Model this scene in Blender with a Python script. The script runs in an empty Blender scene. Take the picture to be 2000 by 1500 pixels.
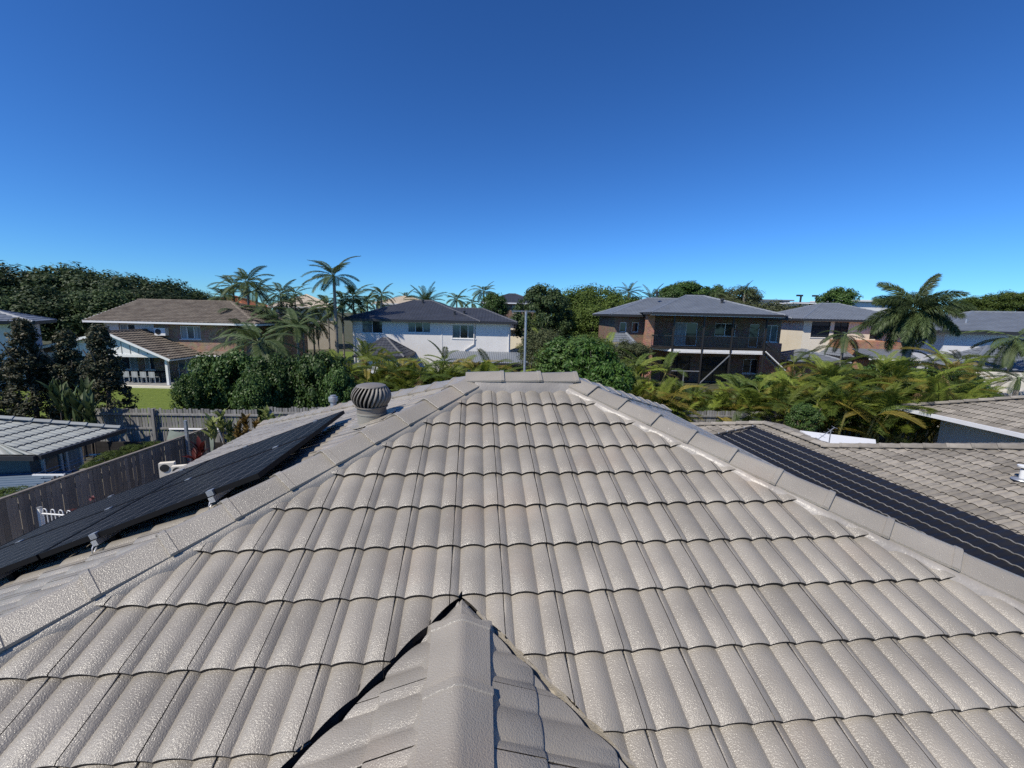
import bpy, bmesh, math, random
import numpy as np
from mathutils import Vector, Matrix

SC = bpy.context.scene
COL = SC.collection
R = math.radians

# ---------------------------------------------------------------- camera
CAM_H = 5.70
PITCH, ROLL, FOC = R(9.27), R(1.3), 830.0
_f = Vector((0, math.cos(PITCH), -math.sin(PITCH)))
_r0 = Vector((1, 0, 0)); _u0 = _r0.cross(_f)
_r = _r0 * math.cos(ROLL) + _u0 * math.sin(ROLL)
_u = _u0 * math.cos(ROLL) - _r0 * math.sin(ROLL)
cam_data = bpy.data.cameras.new('camera')
cam_data.sensor_width = 36.0
cam_data.lens = FOC / 2000.0 * 36.0
cam_data.clip_start = 0.05
cam_data.clip_end = 3000.0
cam = bpy.data.objects.new('camera', cam_data)
COL.objects.link(cam)
cam.matrix_world = Matrix(((_r.x, _u.x, -_f.x, 0), (_r.y, _u.y, -_f.y, 0), (_r.z, _u.z, -_f.z, CAM_H), (0, 0, 0, 1)))
SC.camera = cam

# ---------------------------------------------------------------- sky, sun, exposure
SUN = Vector((-0.50, -0.43, 0.75)).normalized()
SUN_EL = math.asin(SUN.z)
world = bpy.data.worlds.new('World'); SC.world = world; world.use_nodes = True
wn = world.node_tree.nodes; wl = world.node_tree.links; wn.clear()
sky = wn.new('ShaderNodeTexSky'); sky.sky_type = 'NISHITA'; sky.sun_disc = False
sky.sun_elevation = SUN_EL; sky.sun_rotation = math.atan2(SUN.x, SUN.y)
sky.altitude = 600.0; sky.air_density = 1.0; sky.dust_density = 0.0; sky.ozone_density = 1.6
bg = wn.new('ShaderNodeBackground'); bg.inputs['Strength'].default_value = 0.095
wo = wn.new('ShaderNodeOutputWorld')
tint = wn.new('ShaderNodeMix'); tint.data_type = 'RGBA'; tint.blend_type = 'MULTIPLY'; tint.inputs['Factor'].default_value = 1.0
gam = wn.new('ShaderNodeGamma'); gam.inputs['Gamma'].default_value = 1.2
tint.inputs['B'].default_value = (0.27, 0.59, 1.0, 1)                  # the camera's cool, saturated rendering of a clear sky
wl.new(sky.outputs[0], gam.inputs['Color']); wl.new(gam.outputs[0], tint.inputs['A']); wl.new(tint.outputs['Result'], bg.inputs['Color']); wl.new(bg.outputs[0], wo.inputs['Surface'])
sun_d = bpy.data.lights.new('sun', 'SUN'); sun_d.energy = 5.0; sun_d.angle = R(0.53); sun_d.color = (1.0, 0.935, 0.82)
sun = bpy.data.objects.new('sun', sun_d); COL.objects.link(sun)
sun.rotation_euler = SUN.to_track_quat('Z', 'Y').to_euler()
sun.location = (-20, -15, 40)
vs = SC.view_settings
vs.view_transform = 'Standard'; vs.look = 'None'; vs.exposure = 0.0; vs.gamma = 1.0; vs.use_curve_mapping = False
SC.cycles.use_denoising = False
SC.cycles.max_bounces = 6; SC.cycles.diffuse_bounces = 3; SC.cycles.glossy_bounces = 3
SC.cycles.transmission_bounces = 4; SC.cycles.transparent_max_bounces = 6
SC.cycles.caustics_reflective = False; SC.cycles.caustics_refractive = False

def site(px, py, Y):
    """the point of the place at depth Y that the surveyed photograph position (2000 x 1500) refers to"""
    x = (px - 1000.0) / FOC; y = (py - 750.0) / FOC
    d = _r * x - _u * y + _f
    s = Y / d.y
    return Vector((d.x * s, Y, CAM_H + d.z * s))

# ---------------------------------------------------------------- materials
MATS = {}
def mat(name, color, rough=0.6, spec=0.5, noise=0.0, nscale=4.0, bump=0.0, bscale=60.0, bdist=0.01, metal=0.0, rnd=0.0,
        color2=None, stretch=None, coat=0.0, coord='Object', detail=6.0):
    """principled surface: colour broken up by noise, fine relief by bump, a little tone per object"""
    if name in MATS: return MATS[name]
    m = bpy.data.materials.new(name); m.use_nodes = True
    nt = m.node_tree; n = nt.nodes; l = nt.links
    b = n['Principled BSDF']
    b.inputs['Base Color'].default_value = (*color, 1); b.inputs['Roughness'].default_value = rough
    b.inputs['Specular IOR Level'].default_value = spec; b.inputs['Metallic'].default_value = metal
    if coat: b.inputs['Coat Weight'].default_value = coat; b.inputs['Coat Roughness'].default_value = 0.15
    tc = n.new('ShaderNodeTexCoord'); src = tc.outputs[coord]
    if stretch:
        mp = n.new('ShaderNodeMapping'); mp.inputs['Scale'].default_value = stretch
        l.new(src, mp.inputs['Vector']); src = mp.outputs[0]
    out = None
    if noise > 0 or color2:
        t = n.new('ShaderNodeTexNoise'); t.inputs['Scale'].default_value = nscale; t.inputs['Detail'].default_value = detail
        t.inputs['Roughness'].default_value = 0.65
        l.new(src, t.inputs['Vector'])
        rp = n.new('ShaderNodeMapRange'); rp.inputs['From Min'].default_value = 0.33; rp.inputs['From Max'].default_value = 0.67
        l.new(t.outputs['Fac'], rp.inputs['Value'])
        mx = n.new('ShaderNodeMix'); mx.data_type = 'RGBA'
        c2 = color2 if color2 else tuple(c * (1 - noise) for c in color)
        mx.inputs['A'].default_value = (*color, 1); mx.inputs['B'].default_value = (*c2, 1)
        l.new(rp.outputs[0], mx.inputs['Factor']); out = mx.outputs['Result']
    if rnd > 0:
        oi = n.new('ShaderNodeObjectInfo')
        mr = n.new('ShaderNodeMapRange'); mr.inputs['To Min'].default_value = 1 - rnd; mr.inputs['To Max'].default_value = 1 + rnd
        l.new(oi.outputs['Random'], mr.inputs['Value'])
        hs = n.new('ShaderNodeHueSaturation'); hs.inputs['Color'].default_value = (*color, 1)
        if out: l.new(out, hs.inputs['Color'])
        l.new(mr.outputs[0], hs.inputs['Value']); out = hs.outputs[0]
    if out: l.new(out, b.inputs['Base Color'])
    if bump > 0:
        t2 = n.new('ShaderNodeTexNoise'); t2.inputs['Scale'].default_value = bscale; t2.inputs['Detail'].default_value = 3
        l.new(tc.outputs[coord], t2.inputs['Vector'])
        bp = n.new('ShaderNodeBump'); bp.inputs['Strength'].default_value = bump; bp.inputs['Distance'].default_value = bdist
        l.new(t2.outputs['Fac'], bp.inputs['Height']); l.new(bp.outputs[0], b.inputs['Normal'])
    MATS[name] = m
    return m

def leaf_mat(name, c1, c2, rough=0.45, trans=0.25, var=0.35, gloss=0.28):
    """leaf: two tones picked per leaf, some light let through"""
    m = bpy.data.materials.new(name); m.use_nodes = True
    nt = m.node_tree; n = nt.nodes; l = nt.links
    b = n['Principled BSDF']; b.inputs['Roughness'].default_value = rough + 0.12; b.inputs['Specular IOR Level'].default_value = gloss
    g = n.new('ShaderNodeNewGeometry'); oi = n.new('ShaderNodeObjectInfo')
    mx = n.new('ShaderNodeMix'); mx.data_type = 'RGBA'
    mx.inputs['A'].default_value = (*c1, 1); mx.inputs['B'].default_value = (*c2, 1)
    l.new(g.outputs['Random Per Island'], mx.inputs['Factor'])
    mr = n.new('ShaderNodeMapRange'); mr.inputs['To Min'].default_value = 1 - var; mr.inputs['To Max'].default_value = 1 + var
    l.new(oi.outputs['Random'], mr.inputs['Value'])
    hs = n.new('ShaderNodeHueSaturation'); l.new(mx.outputs['Result'], hs.inputs['Color']); l.new(mr.outputs[0], hs.inputs['Value'])
    l.new(hs.outputs[0], b.inputs['Base Color'])
    tr = n.new('ShaderNodeBsdfTranslucent'); l.new(hs.outputs[0], tr.inputs['Color'])
    ms = n.new('ShaderNodeMixShader'); ms.inputs[0].default_value = trans
    l.new(b.outputs[0], ms.inputs[1]); l.new(tr.outputs[0], ms.inputs[2])
    l.new(ms.outputs[0], n['Material Output'].inputs['Surface'])
    MATS[name] = m
    return m

def brick_mat(name, c1, c2, mortar, bw=0.24, bh=0.086):
    m = bpy.data.materials.new(name); m.use_nodes = True
    nt = m.node_tree; n = nt.nodes; l = nt.links
    b = n['Principled BSDF']; b.inputs['Roughness'].default_value = 0.85
    tc = n.new('ShaderNodeTexCoord'); sp = n.new('ShaderNodeSeparateXYZ'); l.new(tc.outputs['Object'], sp.inputs[0])
    ad = n.new('ShaderNodeMath'); ad.operation = 'ADD'; l.new(sp.outputs['X'], ad.inputs[0]); l.new(sp.outputs['Y'], ad.inputs[1])
    cb = n.new('ShaderNodeCombineXYZ'); l.new(ad.outputs[0], cb.inputs['X']); l.new(sp.outputs['Z'], cb.inputs['Y'])
    br = n.new('ShaderNodeTexBrick'); l.new(cb.outputs[0], br.inputs['Vector'])
    br.inputs['Scale'].default_value = 1.0; br.inputs['Brick Width'].default_value = bw; br.inputs['Row Height'].default_value = bh
    br.inputs['Mortar Size'].default_value = 0.010; br.inputs['Bias'].default_value = 0.0
    br.inputs['Color1'].default_value = (*c1, 1); br.inputs['Color2'].default_value = (*c2, 1); br.inputs['Mortar'].default_value = (*mortar, 1)
    t = n.new('ShaderNodeTexNoise'); t.inputs['Scale'].default_value = 2.3; l.new(tc.outputs['Object'], t.inputs['Vector'])
    mx = n.new('ShaderNodeMix'); mx.data_type = 'RGBA'; mx.blend_type = 'MULTIPLY'; mx.inputs['Factor'].default_value = 0.6
    l.new(br.outputs['Color'], mx.inputs['A']); l.new(t.outputs['Color'], mx.inputs['B'])
    hs = n.new('ShaderNodeHueSaturation'); hs.inputs['Value'].default_value = 1.5; l.new(mx.outputs['Result'], hs.inputs['Color'])
    l.new(hs.outputs[0], b.inputs['Base Color'])
    bp = n.new('ShaderNodeBump'); bp.inputs['Strength'].default_value = 0.5; bp.inputs['Distance'].default_value = 0.01; bp.invert = True
    l.new(br.outputs['Fac'], bp.inputs['Height']); l.new(bp.outputs[0], b.inputs['Normal'])
    MATS[name] = m
    return m

def paint_mat(name, color, rough, bump, bscale, rnd, mottled):
    """freshly sprayed roof membrane: satin, orange-peel relief, drips and thin spots"""
    m = bpy.data.materials.new(name); m.use_nodes = True
    nt = m.node_tree; n = nt.nodes; l = nt.links
    b = n['Principled BSDF']; b.inputs['Specular IOR Level'].default_value = 0.5
    tc = n.new('ShaderNodeTexCoord')
    ge = n.new('ShaderNodeNewGeometry')
    t = n.new('ShaderNodeTexNoise'); t.inputs['Scale'].default_value = 3.1; t.inputs['Detail'].default_value = 8; l.new(ge.outputs['Position'], t.inputs['Vector'])
    mr = n.new('ShaderNodeMapRange'); mr.inputs['From Min'].default_value = 0.3; mr.inputs['From Max'].default_value = 0.72
    l.new(t.outputs['Fac'], mr.inputs['Value'])
    mx = n.new('ShaderNodeMix'); mx.data_type = 'RGBA'
    mx.inputs['A'].default_value = (*[c * (1 - mottled) for c in color], 1); mx.inputs['B'].default_value = (*[c * (1 + mottled * .5) for c in color], 1)
    l.new(mr.outputs[0], mx.inputs['Factor'])
    t4 = n.new('ShaderNodeTexNoise'); t4.inputs['Scale'].default_value = 1.3; t4.inputs['Detail'].default_value = 4; l.new(ge.outputs['Position'], t4.inputs['Vector'])
    m4 = n.new('ShaderNodeMapRange'); m4.inputs['From Min'].default_value = 0.57; m4.inputs['From Max'].default_value = 0.75; m4.inputs['To Max'].default_value = 0.45
    l.new(t4.outputs['Fac'], m4.inputs['Value'])
    mx2 = n.new('ShaderNodeMix'); mx2.data_type = 'RGBA'; mx2.inputs['B'].default_value = (color[0] * 1.12, color[1] * 0.95, color[2] * 0.84, 1)
    l.new(m4.outputs[0], mx2.inputs['Factor']); l.new(mx.outputs['Result'], mx2.inputs['A'])
    oi = n.new('ShaderNodeObjectInfo'); m2 = n.new('ShaderNodeMapRange'); m2.inputs['To Min'].default_value = 1 - rnd; m2.inputs['To Max'].default_value = 1 + rnd
    l.new(oi.outputs['Random'], m2.inputs['Value'])
    hs = n.new('ShaderNodeHueSaturation'); l.new(mx2.outputs['Result'], hs.inputs['Color']); l.new(m2.outputs[0], hs.inputs['Value'])
    l.new(hs.outputs[0], b.inputs['Base Color'])
    m3 = n.new('ShaderNodeMapRange'); m3.inputs['To Min'].default_value = rough - 0.05; m3.inputs['To Max'].default_value = rough + 0.08
    l.new(t.outputs['Fac'], m3.inputs['Value']); l.new(m3.outputs[0], b.inputs['Roughness'])
    t2 = n.new('ShaderNodeTexNoise'); t2.inputs['Scale'].default_value = bscale; t2.inputs['Detail'].default_value = 2; l.new(ge.outputs['Position'], t2.inputs['Vector'])
    bp = n.new('ShaderNodeBump'); bp.inputs['Strength'].default_value = bump; bp.inputs['Distance'].default_value = 0.004
    l.new(t2.outputs['Fac'], bp.inputs['Height']); l.new(bp.outputs[0], b.inputs['Normal'])
    MATS[name] = m
    return m

ROOF_C = (0.304, 0.276, 0.232)
paint_mat('roof_paint', ROOF_C, 0.24, 1.0, 160.0, 0.065, 0.20)
paint_mat('cap_paint', ROOF_C, 0.24, 1.0, 160.0, 0.05, 0.14)
paint_mat('pointing_paint', (0.31, 0.283, 0.25), 0.38, 0.7, 45.0, 0.02, 0.25)
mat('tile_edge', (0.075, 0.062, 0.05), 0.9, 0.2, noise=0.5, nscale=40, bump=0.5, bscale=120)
mat('valley_shade', (0.05, 0.045, 0.04), 0.8, 0.2)  # deep shade of the left valley, put into the colour
mat('valley_paint', (0.40, 0.36, 0.29), 0.5, 0.4, noise=0.25, nscale=9)
mat('sarking', (0.03, 0.028, 0.026), 0.9, 0.1)
mat('white_paint', (0.78, 0.78, 0.76), 0.5, 0.4, noise=0.08, nscale=3)
mat('gutter_white', (0.72, 0.73, 0.74), 0.4, 0.4, noise=0.1, nscale=2)
mat('render_grey', (0.74, 0.72, 0.68), 0.85, 0.3, noise=0.10, nscale=0.9, bump=0.15, bscale=60)
mat('render_cream', (0.74, 0.68, 0.56), 0.85, 0.3, noise=0.10, nscale=0.8, bump=0.15, bscale=60)
mat('render_white', (0.66, 0.67, 0.69), 0.85, 0.3, noise=0.08, nscale=0.8)
mat('render_tan', (0.62, 0.52, 0.37), 0.85, 0.3, noise=0.1, nscale=0.8)
mat('wall_warm_grey', (0.66, 0.62, 0.56), 0.85, 0.3, noise=0.1, nscale=0.8)  # one warm grey wall colour with faint noise
mat('dry_garden', (0.36, 0.27, 0.16), 0.95, 0.2, color2=(0.16, 0.15, 0.06), nscale=1.6, bump=0.7, bscale=12, bdist=0.04, detail=10)
mat('dark_fascia', (0.03, 0.031, 0.034), 0.45, 0.4)
mat('dark_steel', (0.025, 0.024, 0.024), 0.4, 0.5)
mat('alu', (0.62, 0.63, 0.65), 0.35, 0.5, metal=0.7, noise=0.15, nscale=12)
mat('galv', (0.45, 0.47, 0.50), 0.45, 0.5, metal=0.6, noise=0.3, nscale=8)
mat('glass', (0.018, 0.024, 0.030), 0.06, 0.8)
mat('glass_sky_tint', (0.10, 0.15, 0.17), 0.08, 0.8, noise=0.4, nscale=0.8)  # pane colour lightened to carry the reflected sky
mat('curtain', (0.42, 0.44, 0.44), 0.8, 0.2, noise=0.5, nscale=9, stretch=(1, 1, 0.02))
brick_mat('brick_brown', (0.20, 0.115, 0.072), (0.115, 0.062, 0.04), (0.25, 0.21, 0.17))
brick_mat('brick_mid', (0.33, 0.205, 0.12), (0.20, 0.115, 0.068), (0.33, 0.28, 0.22))
brick_mat('brick_red', (0.40, 0.175, 0.09), (0.24, 0.10, 0.055), (0.36, 0.29, 0.23))
brick_mat('brick_tan', (0.50, 0.33, 0.19), (0.36, 0.22, 0.12), (0.42, 0.36, 0.28))
mat('tile_brown', (0.105, 0.086, 0.070), 0.9, 0.2, color2=(0.21, 0.18, 0.145), nscale=1.6, bump=0.4, bscale=30, detail=9)
mat('tile_dark', (0.055, 0.06, 0.075), 0.5, 0.5, noise=0.25, nscale=1.2)
mat('tile_grey', (0.165, 0.185, 0.215), 0.5, 0.5, noise=0.22, nscale=1.2)
mat('tile_greygreen', (0.30, 0.325, 0.305), 0.6, 0.4, color2=(0.38, 0.385, 0.36), nscale=1.3, rnd=0.10)
mat('tile_pinkgrey', (0.185, 0.167, 0.142), 0.75, 0.35, color2=(0.315, 0.288, 0.244), nscale=2.6, rnd=0.26, bump=0.35, bscale=45)
mat('metal_roof', (0.20, 0.22, 0.245), 0.45, 0.5, noise=0.12, nscale=1.0)
mat('blue_steel', (0.022, 0.060, 0.115), 0.55, 0.3, color2=(0.04, 0.085, 0.14), nscale=1.5)
mat('shed_wall', (0.16, 0.17, 0.165), 0.6, 0.4, noise=0.15, nscale=2)
mat('mat_rubber', (0.012, 0.012, 0.014), 0.5, 0.5, noise=0.3, nscale=6, rnd=0.3)
mat('mat_edge', (0.58, 0.56, 0.53), 0.7, 0.3, noise=0.5, nscale=9)
mat('timber_grey', (0.25, 0.225, 0.195), 0.9, 0.2, color2=(0.15, 0.132, 0.115), nscale=5, stretch=(3, 3, 0.35), rnd=0.28, bump=0.4, bscale=40)
mat('timber_pale', (0.30, 0.295, 0.28), 0.9, 0.2, color2=(0.17, 0.165, 0.155), nscale=5, stretch=(3, 3, 0.35), rnd=0.25, bump=0.4, bscale=40)
mat('timber_black', (0.035, 0.032, 0.03), 0.9, 0.2, noise=0.4, nscale=6)
mat('grass', (0.155, 0.20, 0.035), 0.9, 0.2, color2=(0.095, 0.135, 0.025), nscale=3.0, bump=0.8, bscale=30, bdist=0.03, detail=10)
mat('earth', (0.095, 0.085, 0.06), 0.95, 0.2, color2=(0.055, 0.07, 0.03), nscale=0.35, bump=0.6, bscale=14, bdist=0.04, detail=10)
mat('concrete', (0.30, 0.30, 0.295), 0.9, 0.3, color2=(0.20, 0.20, 0.195), nscale=1.3, bump=0.2, bscale=40, detail=9)
mat('sand_paving', (0.60, 0.45, 0.27), 0.95, 0.2, color2=(0.50, 0.36, 0.21), nscale=2.0)
mat('bark', (0.16, 0.13, 0.10), 0.95, 0.2, color2=(0.09, 0.075, 0.06), nscale=6, stretch=(1, 1, 0.3), bump=0.6, bscale=20)
mat('palm_trunk', (0.30, 0.275, 0.235), 0.9, 0.2, color2=(0.17, 0.15, 0.125), nscale=7, stretch=(0.3, 0.3, 3.0), bump=0.5, bscale=18)
mat('cane_stem', (0.27, 0.24, 0.085), 0.6, 0.4, color2=(0.14, 0.15, 0.05), nscale=5, stretch=(0.4, 0.4, 3.0))
mat('crownshaft', (0.16, 0.21, 0.09), 0.5, 0.4, noise=0.3, nscale=4)
mat('vent_metal', (0.20, 0.182, 0.16), 0.48, 0.4, metal=0.0, noise=0.15, nscale=14)
mat('vent_inside', (0.02, 0.019, 0.018), 0.8, 0.2)
mat('vent_base', (0.30, 0.285, 0.245), 0.5, 0.4, noise=0.12, nscale=10)
mat('pvc_white', (0.80, 0.80, 0.78), 0.4, 0.4, noise=0.05, nscale=8)
mat('netting', (0.20, 0.235, 0.205), 0.9, 0.1, noise=0.2, nscale=8)
mat('boulder', (0.50, 0.47, 0.42), 0.9, 0.2, noise=0.3, nscale=2.0, bump=0.6, bscale=8)
mat('pool_tile', (0.22, 0.45, 0.42), 0.1, 0.6, noise=0.15, nscale=2)
mat('terracotta', (0.40, 0.15, 0.075), 0.85, 0.2, noise=0.3, nscale=2)
leaf_mat('leaf_dark', (0.026, 0.052, 0.018), (0.075, 0.108, 0.036), 0.45, 0.2, 0.4)
leaf_mat('leaf_hedge', (0.034, 0.076, 0.018), (0.090, 0.150, 0.036), 0.36, 0.22, 0.25)
leaf_mat('leaf_bright', (0.050, 0.085, 0.014), (0.105, 0.145, 0.028), 0.5, 0.28, 0.2)
leaf_mat('leaf_olive', (0.055, 0.070, 0.030), (0.11, 0.125, 0.055), 0.55, 0.22, 0.2)
leaf_mat('leaf_lilly', (0.030, 0.050, 0.022), (0.125, 0.110, 0.062), 0.42, 0.15, 0.25)
leaf_mat('leaf_mango', (0.034, 0.085, 0.016), (0.085, 0.155, 0.030), 0.33, 0.25, 0.15)
leaf_mat('leaf_croton', (0.16, 0.20, 0.035), (0.16, 0.035, 0.02), 0.4, 0.25, 0.3)
leaf_mat('leaf_cream', (0.38, 0.40, 0.15), (0.14, 0.19, 0.05), 0.45, 0.3, 0.2)
leaf_mat('leaf_red', (0.16, 0.02, 0.018), (0.07, 0.02, 0.015), 0.4, 0.2, 0.2)
leaf_mat('flower_pink', (0.30, 0.14, 0.15), (0.17, 0.07, 0.075), 0.6, 0.2, 0.2)
leaf_mat('frond_green', (0.060, 0.100, 0.018), (0.120, 0.160, 0.034), 0.38, 0.25, 0.3)
leaf_mat('frond_cane', (0.110, 0.155, 0.020), (0.195, 0.230, 0.036), 0.40, 0.32, 0.35)
leaf_mat('frond_yellow', (0.20, 0.175, 0.030), (0.30, 0.235, 0.05), 0.42, 0.32, 0.3)
leaf_mat('frond_dead', (0.24, 0.17, 0.085), (0.16, 0.105, 0.05), 0.7, 0.15, 0.3)
leaf_mat('frond_dark', (0.050, 0.080, 0.026), (0.105, 0.140, 0.056), 0.38, 0.18, 0.25)

# ---------------------------------------------------------------- builders
def link(o, parent=None):
    COL.objects.link(o)
    if parent is not None: o.parent = parent
    return o

def tag(o, label=None, cat=None, group=None, kind=None):
    if label: o['label'] = label
    if cat: o['category'] = cat
    if group: o['group'] = group
    if kind: o['kind'] = kind
    return o

def thing(name, label, cat, loc=(0, 0, 0), rz=0.0, group=None):
    o = bpy.data.objects.new(name, None); o.empty_display_size = 0.2
    o.location = loc; o.rotation_euler = (0, 0, rz)
    return tag(link(o), label, cat, group)

def mesh_np(name, V, F, material, smooth=False, mi=None):
    me = bpy.data.meshes.new(name)
    V = np.asarray(V, dtype=np.float32)
    if isinstance(F, np.ndarray) and F.ndim == 2:
        k = F.shape[1]; nf = len(F)
        me.vertices.add(len(V)); me.vertices.foreach_set('co', V.ravel())
        me.loops.add(nf * k); me.loops.foreach_set('vertex_index', F.astype(np.int32).ravel())
        me.polygons.add(nf); me.polygons.foreach_set('loop_start', np.arange(0, nf * k, k, dtype=np.int32))
        try: me.polygons.foreach_set('loop_total', np.full(nf, k, dtype=np.int32))
        except Exception: pass
        if mi is not None: me.polygons.foreach_set('material_index', np.asarray(mi, dtype=np.int32))
        if smooth: me.polygons.foreach_set('use_smooth', np.ones(nf, dtype=bool))
        me.update(calc_edges=True); me.validate()
    else:
        me.from_pydata([tuple(map(float, v)) for v in V], [], [tuple(f) for f in F])
        if mi is not None: me.polygons.foreach_set('material_index', np.asarray(mi, dtype=np.int32))
        if smooth: me.polygons.foreach_set('use_smooth', np.ones(len(me.polygons), dtype=bool))
        me.update()
    for x in (material if isinstance(material, (list, tuple)) else [material]): me.materials.append(MATS[x])
    return me

class MB:
    """collects faces and links them as one mesh object"""
    def __init__(s): s.v = []; s.f = []
    def add(s, V, F):
        o = len(s.v); s.v += [tuple(v) for v in V]; s.f += [tuple(i + o for i in f) for f in F]; return s
    def box(s, a, b, rz=0.0, c=None):
        x0, y0, z0 = a; x1, y1, z1 = b
        V = [(x0, y0, z0), (x1, y0, z0), (x1, y1, z0), (x0, y1, z0), (x0, y0, z1), (x1, y0, z1), (x1, y1, z1), (x0, y1, z1)]
        if rz:
            c = c or ((x0 + x1) / 2, (y0 + y1) / 2); cs, sn = math.cos(rz), math.sin(rz)
            V = [(c[0] + (x - c[0]) * cs - (y - c[1]) * sn, c[1] + (x - c[0]) * sn + (y - c[1]) * cs, z) for x, y, z in V]
        return s.add(V, [(3, 2, 1, 0), (4, 5, 6, 7), (0, 1, 5, 4), (1, 2, 6, 5), (2, 3, 7, 6), (3, 0, 4, 7)])
    def bar(s, p, q, w, h, up=(0, 0, 1)):
        p = Vector(p); q = Vector(q); d = (q - p).normalized(); upv = Vector(up)
        if abs(d.dot(upv)) > 0.98: upv = Vector((0, 1, 0))
        x = d.cross(upv).normalized(); y = x.cross(d)
        V = []
        for c in (p, q):
            for sx, sy in ((-1, -1), (1, -1), (1, 1), (-1, 1)): V.append(c + x * (sx * w / 2) + y * (sy * h / 2))
        return s.add(V, [(0, 1, 2, 3), (7, 6, 5, 4), (0, 4, 5, 1), (1, 5, 6, 2), (2, 6, 7, 3), (3, 7, 4, 0)])
    def tube(s, pts, rad, n=8, cap=True):
        pts = [Vector(p) for p in pts]; rads = rad if isinstance(rad, (list, tuple)) else [rad] * len(pts)
        V = []; F = []
        for i, p in enumerate(pts):
            d = (pts[min(i + 1, len(pts) - 1)] - pts[max(i - 1, 0)]).normalized()
            a = Vector((0, 0, 1)) if abs(d.z) < 0.9 else Vector((1, 0, 0))
            x = d.cross(a).normalized(); y = d.cross(x)
            for k in range(n):
                t = 2 * math.pi * k / n
                V.append(p + (x * math.cos(t) + y * math.sin(t)) * rads[i])
        for i in range(len(pts) - 1):
            for k in range(n):
                F.append((i * n + k, i * n + (k + 1) % n, (i + 1) * n + (k + 1) % n, (i + 1) * n + k))
        if cap: F.append(tuple(range(n))[::-1]); F.append(tuple((len(pts) - 1) * n + k for k in range(n)))
        return s.add(V, F)
    def lathe(s, prof, c=(0, 0, 0), n=24, cap=True):
        V = []; F = []
        for r, z in prof:
            for k in range(n):
                t = 2 * math.pi * k / n; V.append((c[0] + r * math.cos(t), c[1] + r * math.sin(t), c[2] + z))
        for i in range(len(prof) - 1):
            for k in range(n): F.append((i * n + k, i * n + (k + 1) % n, (i + 1) * n + (k + 1) % n, (i + 1) * n + k))
        if cap: F.append(tuple(range(n))[::-1]); F.append(tuple((len(prof) - 1) * n + k for k in range(n)))
        return s.add(V, F)
    def prism(s, poly, d):
        n = len(poly); d = Vector(d); P = [Vector(p) for p in poly]
        V = P + [p + d for p in P]
        return s.add(V, [tuple(range(n))[::-1], tuple(range(n, 2 * n))] + [(i, (i + 1) % n, n + (i + 1) % n, n + i) for i in range(n)])
    def quad(s, *p): return s.add(p, [tuple(range(len(p)))])
    def build(s, name, material, parent=None, smooth=False, kind=None):
        me = bpy.data.meshes.new(name); me.from_pydata(s.v, [], s.f); me.materials.append(MATS[material])
        if smooth:
            me.polygons.foreach_set('use_smooth', np.ones(len(me.polygons), dtype=bool))
            me.set_sharp_from_angle(angle=R(40))
        me.update()
        o = bpy.data.objects.new(name, me); link(o, parent)
        if kind: o['kind'] = kind
        return o

def copy_tree(o, parent=None):
    c = o.copy(); COL.objects.link(c); c.parent = parent
    for ch in o.children: copy_tree(ch, c)
    return c
# ---------------------------------------------------------------- tiles
def tile_geo(w, g, A, step, ncol=26, gap=0.0022, over=0.045, t0=0.17, pw=0.60, rolls=2):
    """one interlocking concrete tile: rolls, raised nose, side faces; (u across, v upslope, h out of the roof)"""
    us = np.linspace(gap, w - gap, ncol)
    prof = A * np.abs(np.sin(math.pi * rolls * (us / w - t0))) ** pw
    seam = A * abs(math.sin(math.pi * rolls * t0)) ** pw
    base = prof - seam - step
    rows = [(g + over, -step * over / g, 0.0), (g * .5, step * 0.5, 0.0), (0.010, step, 0.0), (0.0, step - 0.005, 0.0)]
    V = []
    for v, dh, _ in rows:
        for u, b in zip(us, base): V.append((u, v, b + dh))
    for u, b in zip(us, base): V.append((u, 0.004, b + step - 0.032))       # nose underside
    F = []; mi = []
    n = ncol
    for r in range(4):
        for i in range(n - 1):
            a = r * n + i
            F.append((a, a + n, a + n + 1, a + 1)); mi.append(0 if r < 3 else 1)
    # side faces
    o = len(V)
    for u, b in ((us[0], base[0]), (us[-1], base[-1])):
        V += [(u, g + over, b - step * over / g - 0.016), (u, 0.004, b + step - 0.032)]
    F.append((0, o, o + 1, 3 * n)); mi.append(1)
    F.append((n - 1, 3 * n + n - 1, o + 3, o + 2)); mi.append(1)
    return np.array(V), F, mi

def tile_mesh(name, V, F, mi, mats):
    me = bpy.data.meshes.new(name); me.from_pydata([tuple(v) for v in V.tolist()], [], F)
    me.polygons.foreach_set('material_index', np.array(mi, dtype=np.int32))
    me.polygons.foreach_set('use_smooth', np.ones(len(F), dtype=bool))
    for x in mats: me.materials.append(MATS[x])
    me.set_sharp_from_angle(angle=R(48)); me.update()
    return me

def clip_geo(V, F, mi, du, dv, planes):
    """cut a tile with a set of half planes a*u + b*v <= c of the roof face"""
    bm = bmesh.new(); vs_ = [bm.verts.new(v) for v in V.tolist()]
    for f, m in zip(F, mi):
        fc = bm.faces.new([vs_[i] for i in f]); fc.material_index = m; fc.smooth = True
    for a, b, c in planes:
        cl = c - a * du - b * dv; q = a * a + b * b
        bmesh.ops.bisect_plane(bm, geom=bm.verts[:] + bm.edges[:] + bm.faces[:], plane_co=(a * cl / q, b * cl / q, 0), plane_no=(a, b, 0), clear_outer=True)
        if not bm.faces: break
    bm.verts.index_update()
    Vo = np.array([tuple(v.co) for v in bm.verts]).reshape(-1, 3)
    Fo = [tuple(x.index for x in f.verts) for f in bm.faces]; mo = [f.material_index for f in bm.faces]
    bm.free()
    return Vo, Fo, mo

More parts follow.
